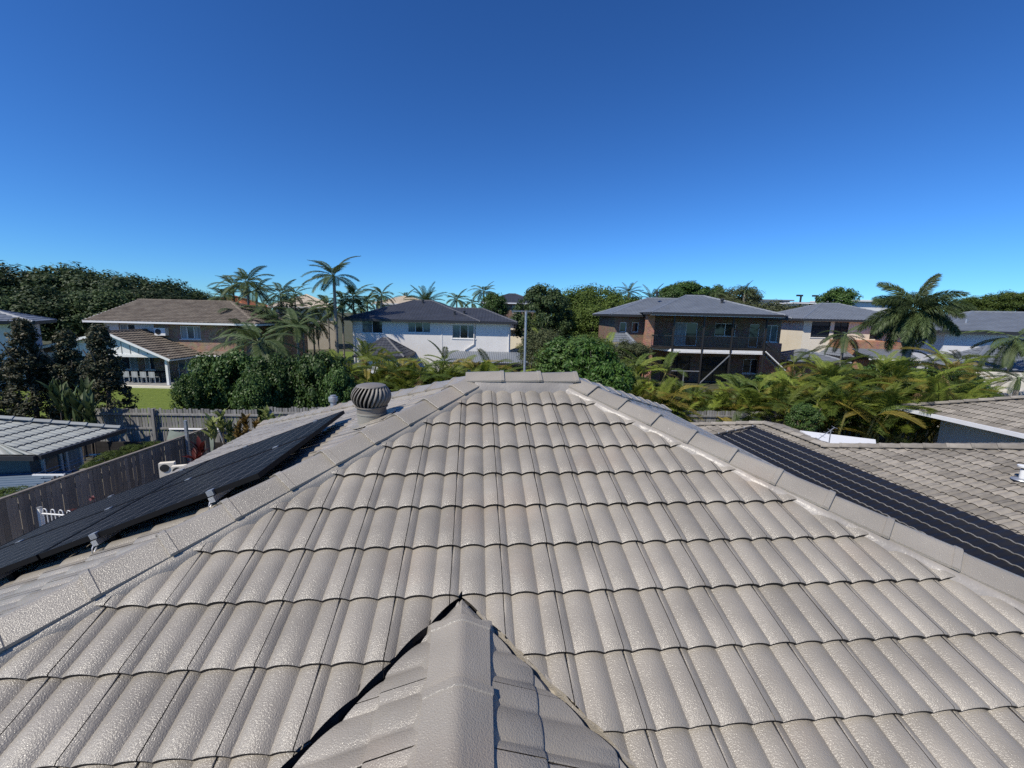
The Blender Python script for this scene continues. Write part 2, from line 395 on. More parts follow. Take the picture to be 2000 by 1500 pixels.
def lay_tiles(parent, O, U, V, regions, w, g, geo, mats, keep, bounds, phase=(0, 0), name='tile', jit=0.0, seed=1, field='tile_field', limit=300):
    rnd = random.Random(seed)
    O = Vector(O); U = Vector(U); V = Vector(V); N = U.cross(V)
    Mf = Matrix(((U.x, V.x, N.x, O.x), (U.y, V.y, N.y, O.y), (U.z, V.z, N.z, O.z), (0, 0, 0, 1)))
    GV, GF, GM = geo
    full = tile_mesh(name, GV, GF, GM, mats)
    SV = []; SF = []; SM = []; so = 0; count = 0
    u0, u1, v0, v1 = bounds
    for k in range(math.floor((v0 - phase[1]) / g) - 1, math.ceil((v1 - phase[1]) / g) + 1):
        for i in range(math.floor((u0 - phase[0]) / w) - 1, math.ceil((u1 - phase[0]) / w) + 1):
            du = phase[0] + i * w; dv = phase[1] + k * g
            cs = [(du, dv), (du + w, dv), (du, dv + g), (du + w, dv + g)]
            parts = []; whole = False
            for pl in regions:
                d = [[a * x + b * y - c for x, y in cs] for a, b, c in pl]
                if any(min(r) > 0 for r in d): continue
                if all(max(r) <= 0 for r in d): whole = True; break
                q = clip_geo(GV, GF, GM, du, dv, pl)
                if len(q[1]): parts.append(q)
            if not whole and not parts: continue
            T = Mf @ Matrix.Translation((du, dv, rnd.uniform(-jit, jit))) @ Matrix.Rotation(rnd.uniform(-jit, jit) * 1.2, 4, 'Z') @ Matrix.Rotation(rnd.uniform(-jit, jit) * 1.5, 4, 'X')
            if whole: PV, PF, PM = GV, GF, GM
            else:
                PV = np.concatenate([p[0] for p in parts]); PF = []; PM = []; o = 0
                for p in parts:
                    PF += [tuple(x + o for x in f) for f in p[1]]; PM += p[2]; o += len(p[0])
            ctr = T @ Vector((w / 2, g / 2, 0))
            if count < limit and keep(ctr):
                me = full if whole else tile_mesh(name, PV, PF, PM, mats)
                o = bpy.data.objects.new(name, me); COL.objects.link(o); o.parent = parent; o.matrix_local = T; count += 1
            else:
                A = np.array(T); W_ = PV @ A[:3, :3].T + A[:3, 3]
                SV.append(W_); SF += [tuple(x + so for x in f) for f in PF]; SM += PM; so += len(PV)
    if SV:
        me = tile_mesh(field, np.concatenate(SV), SF, SM, mats)
        o = bpy.data.objects.new(field, me); COL.objects.link(o); o.parent = parent; o['kind'] = 'stuff'
    return count

def in_view(p, m=0.03):
    d = Vector(p) - Vector((0, 0, CAM_H)); z = d.dot(_f)
    if z < 0.3: return False
    x = 1000 + FOC * d.dot(_r) / z; y = 750 - FOC * d.dot(_u) / z
    return -2000 * m - 90 < x < 2000 * (1 + m) + 90 and -50 < y < 1500 * (1 + m) + 130

def cap_mesh(L=0.41, name='hip_cap', wing=0.170, rise=0.075, mats='cap_paint'):
    """angular ridge capping; x runs down the hip, the lower end flares into a thick lip"""
    sec = [(-1.0, 0.0), (-0.62, 0.40), (-0.22, 0.86), (-0.08, 0.985), (0.08, 0.985), (0.22, 0.86), (0.62, 0.40), (1.0, 0.0)]
    st = [(0.0, 0.93, 0.000), (L - 0.045, 0.98, 0.011), (L - 0.040, 1.01, 0.016), (L - 0.004, 1.012, 0.016), (L, 1.0, 0.012)]
    V = []; F = []; n = len(sec)
    for x, s, up in st:
        for y, z in sec: V.append((x, y * wing * s, z * rise * s + up))
    for y, z in sec: V.append((L - 0.004, y * wing * 0.93, z * rise * 0.93 + 0.004))
    for a in range(len(st)):
        for i in range(n - 1):
            q = a * n + i; F.append((q, q + n, q + n + 1, q + 1))
    # skirt faces down each side
    for s in (0, n - 1):
        o = len(V); ids = []
        for a in range(len(st)):
            x, y, z = V[a * n + s]; V.append((x, y * 0.985, z - 0.018)); ids.append(o + a)
        for a in range(len(st) - 1):
            q = (a * n + s, (a + 1) * n + s, ids[a + 1], ids[a]); F.append(q if s == n - 1 else q[::-1])
    me = bpy.data.meshes.new(name); me.from_pydata(V, [], F); me.materials.append(MATS[mats])
    me.polygons.foreach_set('use_smooth', np.ones(len(F), dtype=bool)); me.set_sharp_from_angle(angle=R(24)); me.update()
    return me

def cap_run(parent, top, bot, up, me, expose=0.355, name='hip_cap', lift=0.0, start=0.0, jit=0.004, seed=3, fit_end=False):
    rnd = random.Random(seed)
    top = Vector(top); bot = Vector(bot); d = (bot - top); L = d.length; d.normalize()
    up = Vector(up); up = (up - d * up.dot(d)).normalized(); side = up.cross(d)
    s = start; out = []
    if fit_end: s = (L - 0.41) % expose - expose
    while s < (L - 0.40 if fit_end else L - 0.1):
        p = top + d * s + up * lift
        M = Matrix(((d.x, side.x, up.x, p.x), (d.y, side.y, up.y, p.y), (d.z, side.z, up.z, p.z), (0, 0, 0, 1)))
        M = M @ Matrix.Translation((0, rnd.uniform(-jit, jit), rnd.uniform(-jit, jit) * .6)) @ Matrix.Rotation(rnd.uniform(-jit, jit) * 3, 4, 'Z') @ Matrix.Rotation(rnd.uniform(-jit, jit) * 3, 4, 'X')
        o = bpy.data.objects.new(name, me); COL.objects.link(o); o.parent = parent; o.matrix_local = M; out.append(o)
        s += expose
    return out

def pointing(parent, top, bot, up, side_sign, drop, wing=0.162, out=0.032, name='pointing', material='pointing_paint', seed=5, lift=0.0, n_per=18, rough=1.0):
    """the flexible mortar bed under one edge of the capping, trowelled and uneven"""
    rnd = random.Random(seed)
    top = Vector(top); bot = Vector(bot); d = bot - top; L = d.length; d.normalize()
    up = Vector(up); up = (up - d * up.dot(d)).normalized(); side = up.cross(d) * side_sign
    n = int(L * n_per); V = []; F = []
    ph = [rnd.uniform(0, 6) for _ in range(4)]
    for i in range(n + 1):
        s = L * i / n
        w = (0.007 * math.sin(s * 17 + ph[0]) + 0.004 * math.sin(s * 41 + ph[1]) + 0.003 * rnd.uniform(-1, 1)) * rough
        w2 = 0.5 * w + (0.004 * math.sin(s * 29 + ph[2]) + rnd.uniform(-.002, .002)) * rough
        for y, z in ((wing - 0.03, lift - 0.002), (wing - 0.004, lift - 0.008), (wing + out * .45 + w2, (drop(wing + out) + lift - 0.008) * .5 + 0.004 + w2 * .4),
                     (wing + out + w, drop(wing + out) + 0.000 + w * .3), (wing + out + w + 0.012, drop(wing + out) - 0.05)):
            V.append(top + d * s + side * y + up * z)
    for i in range(n):
        for k in range(4):
            a = i * 5 + k; q = (a, a + 5, a + 6, a + 1); F.append(q if side_sign < 0 else q[::-1])
    me = bpy.data.meshes.new(name); me.from_pydata(V, [], F); me.materials.append(MATS[material])
    me.polygons.foreach_set('use_smooth', np.ones(len(F), dtype=bool)); me.set_sharp_from_angle(angle=R(38)); me.update()
    o = bpy.data.objects.new(name, me); COL.objects.link(o); o.parent = parent
    return o

# ---------------------------------------------------------------- the ground
def sheet(name, pts, z, material):
    m = MB(); m.quad(*[(x, y, z) for x, y in pts]); o = m.build(name, material); o['kind'] = 'structure'; return o
m = MB()
gx = [-900, -300, -120, -60, -30, 0, 30, 60, 120, 300, 900]
V = [(x, y, 0.0 if abs(x) < 200 else 0.0) for y in [-60, 0, 60, 150, 400, 1500] for x in gx]
F = [(j * 11 + i, j * 11 + i + 1, (j + 1) * 11 + i + 1, (j + 1) * 11 + i) for j in range(5) for i in range(10)]
m.add(V, F); gr = m.build('ground', 'earth'); gr['kind'] = 'structure'
sheet('lawn', [(-30, 17.2), (-11.5, 17.2), (-14.0, 30.2), (-36, 30.2)], 0.012, 'grass')
sheet('back_lawn', [(-16.5, 32), (-9.5, 32), (-11.5, 60), (-26, 60)], 0.010, 'grass')
sheet('sandy_path', [(-19.4, 37.5), (-16.6, 37.5), (-17.0, 46.5), (-22.6, 46.5)], 0.022, 'sand_paving')
sheet('dry_garden', [(4.0, 19.4), (15.5, 19.8), (17.5, 33.0), (6.0, 33.0)], 0.016, 'dry_garden')
sheet('concrete_yard', [(-9.9, 6), (-4.2, 6), (-2.0, 15.6), (-9.9, 15.6)], 0.012, 'concrete')

# ---------------------------------------------------------------- our house, its painted roof
YAW = R(5.0)
TH = R(20.0)
ct, st_ = math.cos(TH), math.sin(TH)
TW, TG = 0.30, 0.3395
CX, CY, CZ = 0.133, -4.416, 0.739            # the camera in the roof's own frame
cs_, sn_ = math.cos(YAW), math.sin(YAW)
def roof_to_world(x, y, z=0.0):
    dx, dy = x - CX, y - CY
    return Vector((dx * cs_ - dy * sn_, dx * sn_ + dy * cs_, z))
RIDGE_Z = CAM_H - CZ                         # height of the roof frame's origin
house = thing('painted_roof_house', 'house under a freshly painted grey-brown tiled hip roof with capped hips', 'house', roof_to_world(0, 0), YAW)
bpy.context.view_layer.update()
HM = house.matrix_world.copy()
def hview(p): return in_view(HM @ Vector(p))

v_r = 0.136; xL, xR = 0.13, 1.17; HK = 0.888          # ridge and hip run in the near face
z_r = RIDGE_Z + v_r * st_; y_r = v_r * ct
RUN = 4.5; RUNR = 2.08; xE = xR + RUNR      # the right face is short, its eave hides behind the hip
v_e = v_r - (RUN / 0.945) / ct
tanL = (st_ / ct) / 0.945; PL = math.atan(tanL); cL, sL = math.cos(PL), math.sin(PL)
geo = tile_geo(TW, TG, 0.029, 0.027)
RM = ('roof_paint', 'tile_edge')
xw = 0.07; v_a = -2.40; VK = ct                        # wing ridge meets the near face here
regA = [(1, 0, xw), (-1, HK, -xL + HK * v_r - 0.05), (0, 1, v_r - 0.04), (0, -1, -v_e), (1, -VK, xw - VK * v_a - 0.045)]
regB = [(-1, 0, -xw), (1, HK, xR + HK * v_r - 0.05), (0, 1, v_r - 0.04), (0, -1, -v_e), (-1, -VK, -xw - VK * v_a - 0.020), (1, 0, xE + 0.8)]
lay_tiles(house, (0, 0, RIDGE_Z), (1, 0, 0), (0, ct, st_), [regA, regB], TW, TG, geo, RM,
          hview, (-5.2, 6.5, v_e, v_r), phase=(0, 0), jit=0.0016, seed=11)
# left face (carries the solar panels), right face and back face
v_eL = -RUN / cL
lay_tiles(house, (xL, y_r, z_r), (0, -1, 0), (cL, 0, sL), [[(0, 1, -0.04), (0, -1, -v_eL), (-1, cL / 0.945, -0.03), (1, cL / 0.945, -0.03)]],
          TW, TG, geo, RM, lambda c: hview(c) and c.x > -1.75 and c.y < 1.3, (-5.2, 5.2, v_eL, 0), phase=(0.11, -0.12), jit=0.0012, seed=12, limit=90)
lay_tiles(house, (xR, y_r, z_r), (0, 1, 0), (-cL, 0, sL), [[(0, 1, -0.04), (0, -1, RUNR / cL), (-1, cL / 0.945, -0.03), (1, cL / 0.945, -0.03)]],
          TW, TG, geo, RM, lambda c: False, (-2.6, 2.6, -RUNR / cL, 0), phase=(0.05, -0.12), seed=13)
vb = -(RUN / 0.945) / ct
lay_tiles(house, (0, y_r, z_r), (-1, 0, 0), (0, -ct, st_), [[(0, 1, -0.04), (0, -1, -vb), (1, HK, -xL), (-1, HK, xR), (-1, 0, xE)]],
          TW, TG, geo, RM, lambda c: False, (-6.2, 5.2, vb, 0), phase=(0.05, -0.12), seed=14)
# wing roof that runs back under the photographer
y_a = v_a * ct; z_a = RIDGE_Z + v_a * st_
WG = 0.335
geo_w = tile_geo(TW, WG, 0.019, 0.013)
lay_tiles(house, (xw, y_a, z_a + 0.005), (0, -1, 0), (ct, 0, st_), [[(0, 1, -0.02), (0, -1, 2.6), (-1, -ct, -0.012), (1, 0, 4.4)]],
          TW, WG, geo_w, RM, hview, (0, 4.5, -2.6, 0), phase=(0.17, -0.375), jit=0.0015, seed=15, limit=60)
lay_tiles(house, (xw, y_a, z_a + 0.005), (0, 1, 0), (-ct, 0, st_), [[(0, 1, -0.02), (0, -1, 2.6), (1, -ct, -0.034), (-1, 0, 4.4)]],
          TW, WG, geo_w, RM, hview, (-4.5, 0, -2.6, 0), phase=(0.10, -0.375), jit=0.0015, seed=16, limit=60)

# sarking under the tiles, walls, fascia
mb = MB()
def face3(pts): mb.quad(*pts)
dz = -0.085
ex0, ex1 = xL - RUN, xE; ey0, ey1 = y_r - RUN / 0.945, y_r + RUN / 0.945; ez = z_r - RUN * tanL
# near face in two pieces either side of the wing valley
va_y = y_a
ww = va_y - ey0
mb.quad((ex0, ey0, ez + dz), (xw - ww, ey0, ez + dz), (xw, va_y, z_a + dz), (xw, y_r, z_r + dz), (xL, y_r, z_r + dz))
hy = RUNR / 0.945; hz = z_r - RUNR * tanL
mb.quad((xw + ww, ey0, ez + dz), (ex1, ey0, ez + dz), (ex1, y_r - hy, hz + dz), (xR, y_r, z_r + dz), (xw, y_r, z_r + dz), (xw, va_y, z_a + dz))
mb.quad((ex1, ey0, ez + dz), (ex1 + .8, ey0, ez + dz), (ex1 + .8, y_r - hy - .8 / .945, hz - .8 * tanL + dz), (ex1, y_r - hy, hz + dz))
mb.quad((ex0, ey1, ez + dz), (ex0, ey0, ez + dz), (xL, y_r, z_r + dz))
mb.quad((ex1, y_r - hy, hz + dz), (ex1, y_r + hy, hz + dz), (xR, y_r, z_r + dz))
mb.quad((ex1, ey1, ez + dz), (ex0, ey1, ez + dz), (xL, y_r, z_r + dz), (xR, y_r, z_r + dz), (ex1, y_r + hy, hz + dz))
mb.quad((xw, va_y, z_a + dz), (xw - ww, ey0, ez + dz), (xw - ww, ey0 - 3, ez + dz), (xw, ey0 - 3, z_a + dz))
mb.quad((xw, va_y, z_a + dz), (xw, ey0 - 3, z_a + dz), (xw + ww, ey0 - 3, ez + dz), (xw + ww, ey0, ez + dz))
mb.build('sarking', 'sarking', house)
mb = MB(); mb.box((ex0 + .5, ey0 + .5, 0), (ex1 - .5, ey1 - .5, ez - 0.12)); mb.build('wall', 'brick_tan', house)
mb = MB(); mb.box((xw - ww + .5, ey0 - 2.9, 0), (xw + ww - .5, ey0 + .49, ez - 0.12)); mb.build('wing_wall', 'brick_tan', house)
mb = MB()
for a, b in (((ex0, ey0), (ex0, ey1)), ((ex0, ey1), (ex1, ey1))):
    mb.bar((a[0], a[1], ez - 0.09), (b[0], b[1], ez - 0.09), 0.10, 0.11)
mb.bar((ex1 + .03, y_r - hy, hz - 0.09), (ex1 + .03, y_r + hy, hz - 0.09), 0.10, 0.11)
mb.build('gutter', 'roof_paint', house)
mb = MB()
mb.quad((ex0, ey0, ez - 0.14), (ex1, ey0, ez - 0.14), (ex1, ey1, ez - 0.14), (ex0, ey1, ez - 0.14)); mb.build('soffit', 'white_paint', house)

# valleys of the wing: metal trays, the left one near-black to hold its deep shade
for sgn, material, lift in ((-1, 'valley_shade', -0.075), (1, 'valley_paint', -0.052)):
    mb = MB(); a = Vector((xw, va_y, z_a)); L = 2.6
    b = a + Vector((sgn * L, -L, -L * st_ / ct))
    d = (b - a).normalized(); s1 = Vector((sgn * 1.0, 1.0, 0)).normalized()
    pr = [(-0.13, 0.045), (-0.05, 0.0), (0.0, -0.008), (0.05, 0.0), (0.13, 0.045)]
    V = []
    for p in (a + d * 0.16, b):
        for o, h in pr: V.append(p + s1 * o + Vector((0, 0, lift + h)))
    mb.add(V, [(i, i + 5, i + 6, i + 1) if sgn < 0 else (i + 1, i + 6, i + 5, i) for i in range(4)])
    mb.build('valley_tray', material, house)
# crumbling mortar lip along the right valley, ragged line of painted shade along the left one
rnd = random.Random(7)
for sgn, off, thick, material in ((1, 0.020, 0.010, 'cap_paint'), (-1, 0.052, 0.012, 'valley_shade')):
    a = Vector((xw, va_y, z_a)); V = []; F = []
    d = Vector((sgn, -1, -st_ / ct)).normalized(); s1 = Vector((sgn, 1, 0)).normalized()
    n = 90
    for i in range(n + 1):
        s = .10 + 2.4 * i / n; w = rnd.uniform(-.006, .008) + 0.005 * math.sin(s * 23)
        for o, h in ((off - thick + w, -0.05), (off - thick * .5 + w, -0.014), (off + thick + w, -0.012), (off + thick * 1.6, -0.05)):
            V.append(a + d * s + s1 * o + Vector((0, 0, h - 0.012)))
    for i in range(n):
        for k in range(3):
            q = (i * 4 + k, (i + 1) * 4 + k, (i + 1) * 4 + k + 1, i * 4 + k + 1); F.append(q if sgn < 0 else q[::-1])
    me = mesh_np('mortar_shade_lip', [tuple(v) for v in V], F, material); o = bpy.data.objects.new('mortar_shade_lip', me); link(o, house)

# capping
CAP = cap_mesh()
apexL = Vector((xL, y_r, z_r)); apexR = Vector((xR, y_r, z_r))
botL = Vector((ex0, ey0, ez)); botR = Vector((ex1 + .8, y_r - hy - .8 / .945, hz - .8 * tanL)); bkL = Vector((ex0, ey1, ez)); bkR = Vector((ex1, y_r + hy, hz))
nN = Vector((0, -st_, ct)); nL = Vector((-sL, 0, cL)); nR = Vector((sL, 0, cL)); nB = Vector((0, st_, ct))
LIFT = -0.024
for tp, bt, up, sd in ((apexL, botL, nN + nL, 1), (apexR, botR, nN + nR, 2), (apexL, bkL, nB + nL, 3), (apexR, bkR, nB + nR, 4)):
    cap_run(house, tp, bt, up, CAP, lift=LIFT, start=-0.06, seed=sd)
    d = (bt - tp).normalized(); upn = (up - d * up.dot(d)).normalized()
    k = math.tan(math.acos(max(-1, min(1, upn.dot(nN.normalized() if sd < 3 else nB.normalized())))))
    for sg in (1, -1):
        pointing(house, tp, bt, up, sg, lambda s, k=k: -k * s - 0.012, lift=LIFT, seed=sd * 10 + sg, material='pointing_paint' if sd == 2 else 'cap_paint', rough=1.0 if sd == 2 else 0.35)
# ridge: short run of ridge caps with bed on both sides
RC = cap_mesh(name='ridge_cap')
cap_run(house, apexL + Vector((-0.10, 0, 0)), apexR + Vector((0.10, 0, 0)), (0, 0, 1), RC, expose=0.40, name='ridge_cap', lift=0.004, seed=9)
for sg in (1, -1):
    pointing(house, apexL, apexR, (0, 0, 1), sg, lambda s: -math.tan(TH) * s - 0.012, lift=0.0, seed=60 + sg)
# wing ridge capping
WC = cap_mesh(name='ridge_cap', wing=0.150, rise=0.060)
cap_run(house, Vector((xw, va_y - 3.9, z_a - 0.046)), Vector((xw, va_y - 0.17, z_a - 0.046)), (0, 0, 1), WC, expose=0.385, name='ridge_cap', seed=21, jit=0.002, fit_end=True)
for sg in (1, -1):
    pointing(house, Vector((xw, va_y - 3.6, z_a)), Vector((xw, va_y - 0.12, z_a)), (0, 0, 1), sg, lambda s: -math.tan(TH) * s - 0.014, wing=0.140, out=0.034, seed=80 + sg, lift=-0.046, material='cap_paint', rough=.5)
# small mortar nose that closes the wing ridge against the near face
mb = MB(); p = Vector((xw, va_y, z_a))
V = [p + Vector(q) for q in ((0, 0.0, -0.015), (-0.16, -0.18, -0.070), (0.16, -0.18, -0.070), (0, -0.21, 0.026), (-0.09, -0.19, -0.008), (0.09, -0.19, -0.008), (0, -0.06, 0.002))]
mb.add(V, [(0, 6, 4, 1), (6, 3, 4), (0, 2, 5, 6), (6, 5, 3)]); mb.build('mortar_nose', 'cap_paint', house)

# ---------------------------------------------------------------- turbine ventilator
def roofz(x, y):
    return z_r - (xL - x) * tanL if x < xL else z_r - abs(y_r - y) * st_ / ct
vx, vy = -0.94, 0.02
vz = roofz(vx, vy)
wv = roof_to_world(vx, vy, vz)
vent = thing('turbine_ventilator', 'grey-brown spinning turbine roof ventilator on a round metal throat', 'ventilator', wv, R(8))
mb = MB(); mb.lathe([(0.132, -0.16), (0.148, 0.055), (0.154, 0.058), (0.154, 0.075)], n=32); mb.build('throat', 'vent_base', vent, smooth=True)
mb = MB(); mb.lathe([(0.146, 0.07), (0.148, 0.125), (0.163, 0.13), (0.163, 0.14)], n=32); mb.build('collar', 'vent_metal', vent, smooth=True)
mb = MB(); mb.lathe([(0.11, 0.135), (0.140, 0.20), (0.140, 0.27), (0.10, 0.34)], n=24); mb.build('core', 'vent_inside', vent, smooth=True)
mb = MB(); mb.lathe([(0.150, 0.342), (0.146, 0.352), (0.11, 0.364), (0.05, 0.372), (0.004, 0.374)], n=32); mb.build('cap', 'vent_metal', vent, smooth=True)
NB = 26
zz = np.linspace(0.135, 0.348, 9)
def vane_mesh():
    V = []; F = []
    for j, z in enumerate(zz):
        t = (z - zz[0]) / (zz[-1] - zz[0]); r = 0.140 + 0.062 * math.sin(math.pi * min(1, t * 0.96 + 0.02)) ** 0.8
        tw = 0.45 * (t - .5)
        for q, (da, dr) in enumerate(((-0.135, -0.052), (-0.055, -0.012), (0.01, 0.0), (0.055, -0.004))):
            a = da + tw; V.append(((r + dr) * math.cos(a), (r + dr) * math.sin(a), z))
    for j in range(8):
        for q in range(3):
            a = j * 4 + q; F.append((a, a + 1, a + 5, a + 4))
    return mesh_np('vane', V, F, 'vent_metal', smooth=True)
vm = vane_mesh()
for k in range(NB):
    o = bpy.data.objects.new('vane', vm); link(o, vent); o.rotation_euler = (0, 0, 2 * math.pi * k / NB)
mb = MB(); mb.lathe([(0.02, -0.02), (0.24, -0.02), (0.245, -0.03)], n=24)
fl = mb.build('flashing', 'roof_paint', vent); fl.rotation_euler = (0, -PL, 0); fl.location = (0, 0, 0.022)

# vent pipe beyond the panels
pp = roof_to_world(-2.14, 2.5, 0); pz = z_r - (xL + 2.14) * tanL + 0.03
pv = thing('vent_pipe', 'short grey capped vent pipe on the roof beyond the solar panels', 'vent pipe', (pp.x, pp.y, pz - 0.05)); pv.scale = (0.8, 0.8, 0.66)
mb = MB(); mb.lathe([(0.06, -0.02), (0.06, 0.24), (0.05, 0.25)], n=16); mb.build('pipe', 'galv', pv, smooth=True)
mb = MB(); mb.lathe([(0.088, 0.22), (0.092, 0.27), (0.088, 0.33), (0.03, 0.36)], n=16); mb.build('cowl', 'galv', pv, smooth=True)
mb = MB(); mb.lathe([(0.05, 0.33), (0.06, 0.37), (0.01, 0.385)], n=12); mb.build('cap', 'galv', pv, smooth=True)

# television mast behind the ridge
mw = roof_to_world(0.77, 1.05, 0)
mz = z_r - (1.05 - y_r) * st_ / ct
mast = thing('television_mast', 'thin galvanised antenna mast rising behind the roof ridge', 'antenna', (mw.x, mw.y, mz - 0.03))
mb = MB(); mb.tube([(0, 0, 0), (0, 0, 1.10)], 0.015, 10); mb.build('pole', 'galv', mast, smooth=True)
mb = MB(); mb.bar((-0.18, -0.03, 1.10), (0.12, 0.03, 1.10), 0.008, 0.008); mb.build('boom', 'galv', mast)
for q in range(7):
    x = -0.17 + q * 0.045; mb = MB(); l_ = 0.12 - 0.005 * q
    mb.tube([(x - 0.2 * l_, -l_ + x * .16, 1.112), (x + 0.2 * l_, l_ + x * .16, 1.112)], 0.0026, 6); mb.build('element', 'galv', mast)

# ---------------------------------------------------------------- solar panels on the left face
def panel_mat():
    m = bpy.data.materials.new('solar_cells'); m.use_nodes = True
    nt = m.node_tree; n = nt.nodes; l = nt.links; b = n['Principled BSDF']
    b.inputs['Roughness'].default_value = 0.32; b.inputs['Specular IOR Level'].default_value = 0.02
    tc = n.new('ShaderNodeTexCoord'); sp = n.new('ShaderNodeSeparateXYZ'); l.new(tc.outputs['Object'], sp.inputs[0])
    def lines(axis, period, width):
        a = n.new('ShaderNodeMath'); a.operation = 'PINGPONG'; l.new(sp.outputs[axis], a.inputs[0]); a.inputs[1].default_value = period / 2
        c = n.new('ShaderNodeMath'); c.operation = 'LESS_THAN'; l.new(a.outputs[0], c.inputs[0]); c.inputs[1].default_value = width / 2
        return c.outputs[0]
    g1 = lines('X', 0.16, 0.0045); g2 = lines('Y', 0.16, 0.0045); g3 = lines('Y', 0.0533, 0.0016)
    mxa = n.new('ShaderNodeMath'); mxa.operation = 'MAXIMUM'; l.new(g1, mxa.inputs[0]); l.new(g2, mxa.inputs[1])
    m1 = n.new('ShaderNodeMix'); m1.data_type = 'RGBA'; m1.inputs['A'].default_value = (0.010, 0.012, 0.018, 1); m1.inputs['B'].default_value = (0.040, 0.040, 0.046, 1); l.new(g3, m1.inputs['Factor'])
    m2 = n.new('ShaderNodeMix'); m2.data_type = 'RGBA'; m2.inputs['B'].default_value = (0.15, 0.15, 0.165, 1); l.new(m1.outputs['Result'], m2.inputs['A']); l.new(mxa.outputs[0], m2.inputs['Factor'])
    l.new(m2.outputs['Result'], b.inputs['Base Color'])
    MATS['solar_cells'] = m
panel_mat()
mat('panel_frame', (0.012, 0.012, 0.013), 0.6, 0.1)
PW, PLN = 1.015, 1.655
y_near = -1.33; lat0 = 1.53            # near edge, and how far below the ridge line the top edge sits
panel_words = {(0, 0): 'dark solar panel beside the hip capping, in the upper row', (1, 0): 'dark solar panel of the upper row next to the turbine ventilator',
               (0, 1): 'dark solar panel of the lower row whose edge points at the white pool fence', (1, 1): 'dark solar panel of the lower row on the garden side'}
UpL = Vector((cL, 0, sL)); NrL = Vector((-sL, 0, cL))
for (c, r), lab in panel_words.items():
    x0 = xL - lat0; base = Vector((x0, y_near + c * (PW + 0.02), z_r - lat0 * tanL)) + NrL * 0.105 - UpL * (r * (PLN + 0.02))
    # local x down the slope, y away from the viewer, z out
    dn = -UpL; M = Matrix(((dn.x, 0, NrL.x, base.x), (dn.y, 1, NrL.y, base.y), (dn.z, 0, NrL.z, base.z), (0, 0, 0, 1)))
    M = Matrix(((dn.x, 0, NrL.x, base.x), (dn.y, -1 + 2, NrL.y, base.y), (dn.z, 0, NrL.z, base.z), (0, 0, 0, 1)))
    t = thing('solar_panel', lab, 'solar panel', group='solar panels on the left roof face'); t.matrix_world = HM @ M
    mb = MB(); mb.box((0, 0, -0.035), (PLN, 0.014, 0.004)); mb.box((0, PW - 0.014, -0.035), (PLN, PW, 0.004))
    mb.box((0, 0.014, -0.035), (0.014, PW - 0.014, 0.004)); mb.box((PLN - 0.014, 0.014, -0.035), (PLN, PW - 0.014, 0.004)); mb.build('frame', 'panel_frame', t)
    mb = MB(); mb.box((0.014, 0.014, -0.03), (PLN - 0.014, PW - 0.014, 0.0)); mb.build('cell_sheet', 'solar_cells', t)
    mb = MB(); mb.box((0.6, 0.40, -0.065), (0.75, 0.60, -0.031)); mb.build('junction_box', 'panel_frame', t)
    for lx in (0.36, 1.24):
        for yy in ((-0.018, 0.020) if c == 0 else (PW - 0.02, PW + 0.018), (PW - 0.012, PW + 0.032) if c == 0 else None):
            if yy is None: continue
            mb = MB(); mb.box((lx - 0.024, yy[0], -0.03), (lx + 0.024, yy[1], 0.010)); mb.build('clamp', 'galv', t)
for r in (0, 1):
    for lx in (0.36, 1.24):
        base = Vector((xL - lat0, y_near, z_r - lat0 * tanL)) + NrL * 0.105 - UpL * (r * (PLN + 0.02) + lx)
        t = thing('mounting_rail', 'aluminium mounting rail running under the %s row of solar panels near its %s' % (('upper', 'lower')[r], 'top edge' if lx < 1 else 'foot'), 'mounting rail', group='rails under the solar panels')
        dn = -UpL; t.matrix_world = HM @ Matrix(((dn.x, 0, NrL.x, base.x), (dn.y, 1, NrL.y, base.y), (dn.z, 0, NrL.z, base.z), (0, 0, 0, 1)))
        mb = MB(); mb.box((-0.02, -0.03, -0.078), (0.02, 2 * PW + 0.06, -0.038)); mb.build('rail', 'alu', t)
        for yy in (0.12, 0.95, 1.90):
            mb = MB(); mb.box((-0.022, yy - 0.02, -0.130), (0.022, yy + 0.02, -0.0785)); mb.build('foot', 'panel_frame', t)
        mb = MB(); mb.tube([(0.03, 0.0, -0.06), (0.035, -0.03, -0.09), (0.05, -0.03, -0.12), (0.07, 0.0, -0.13), (0.06, 0.03, -0.10)], 0.005, 6); mb.build('cable', 'alu', t)
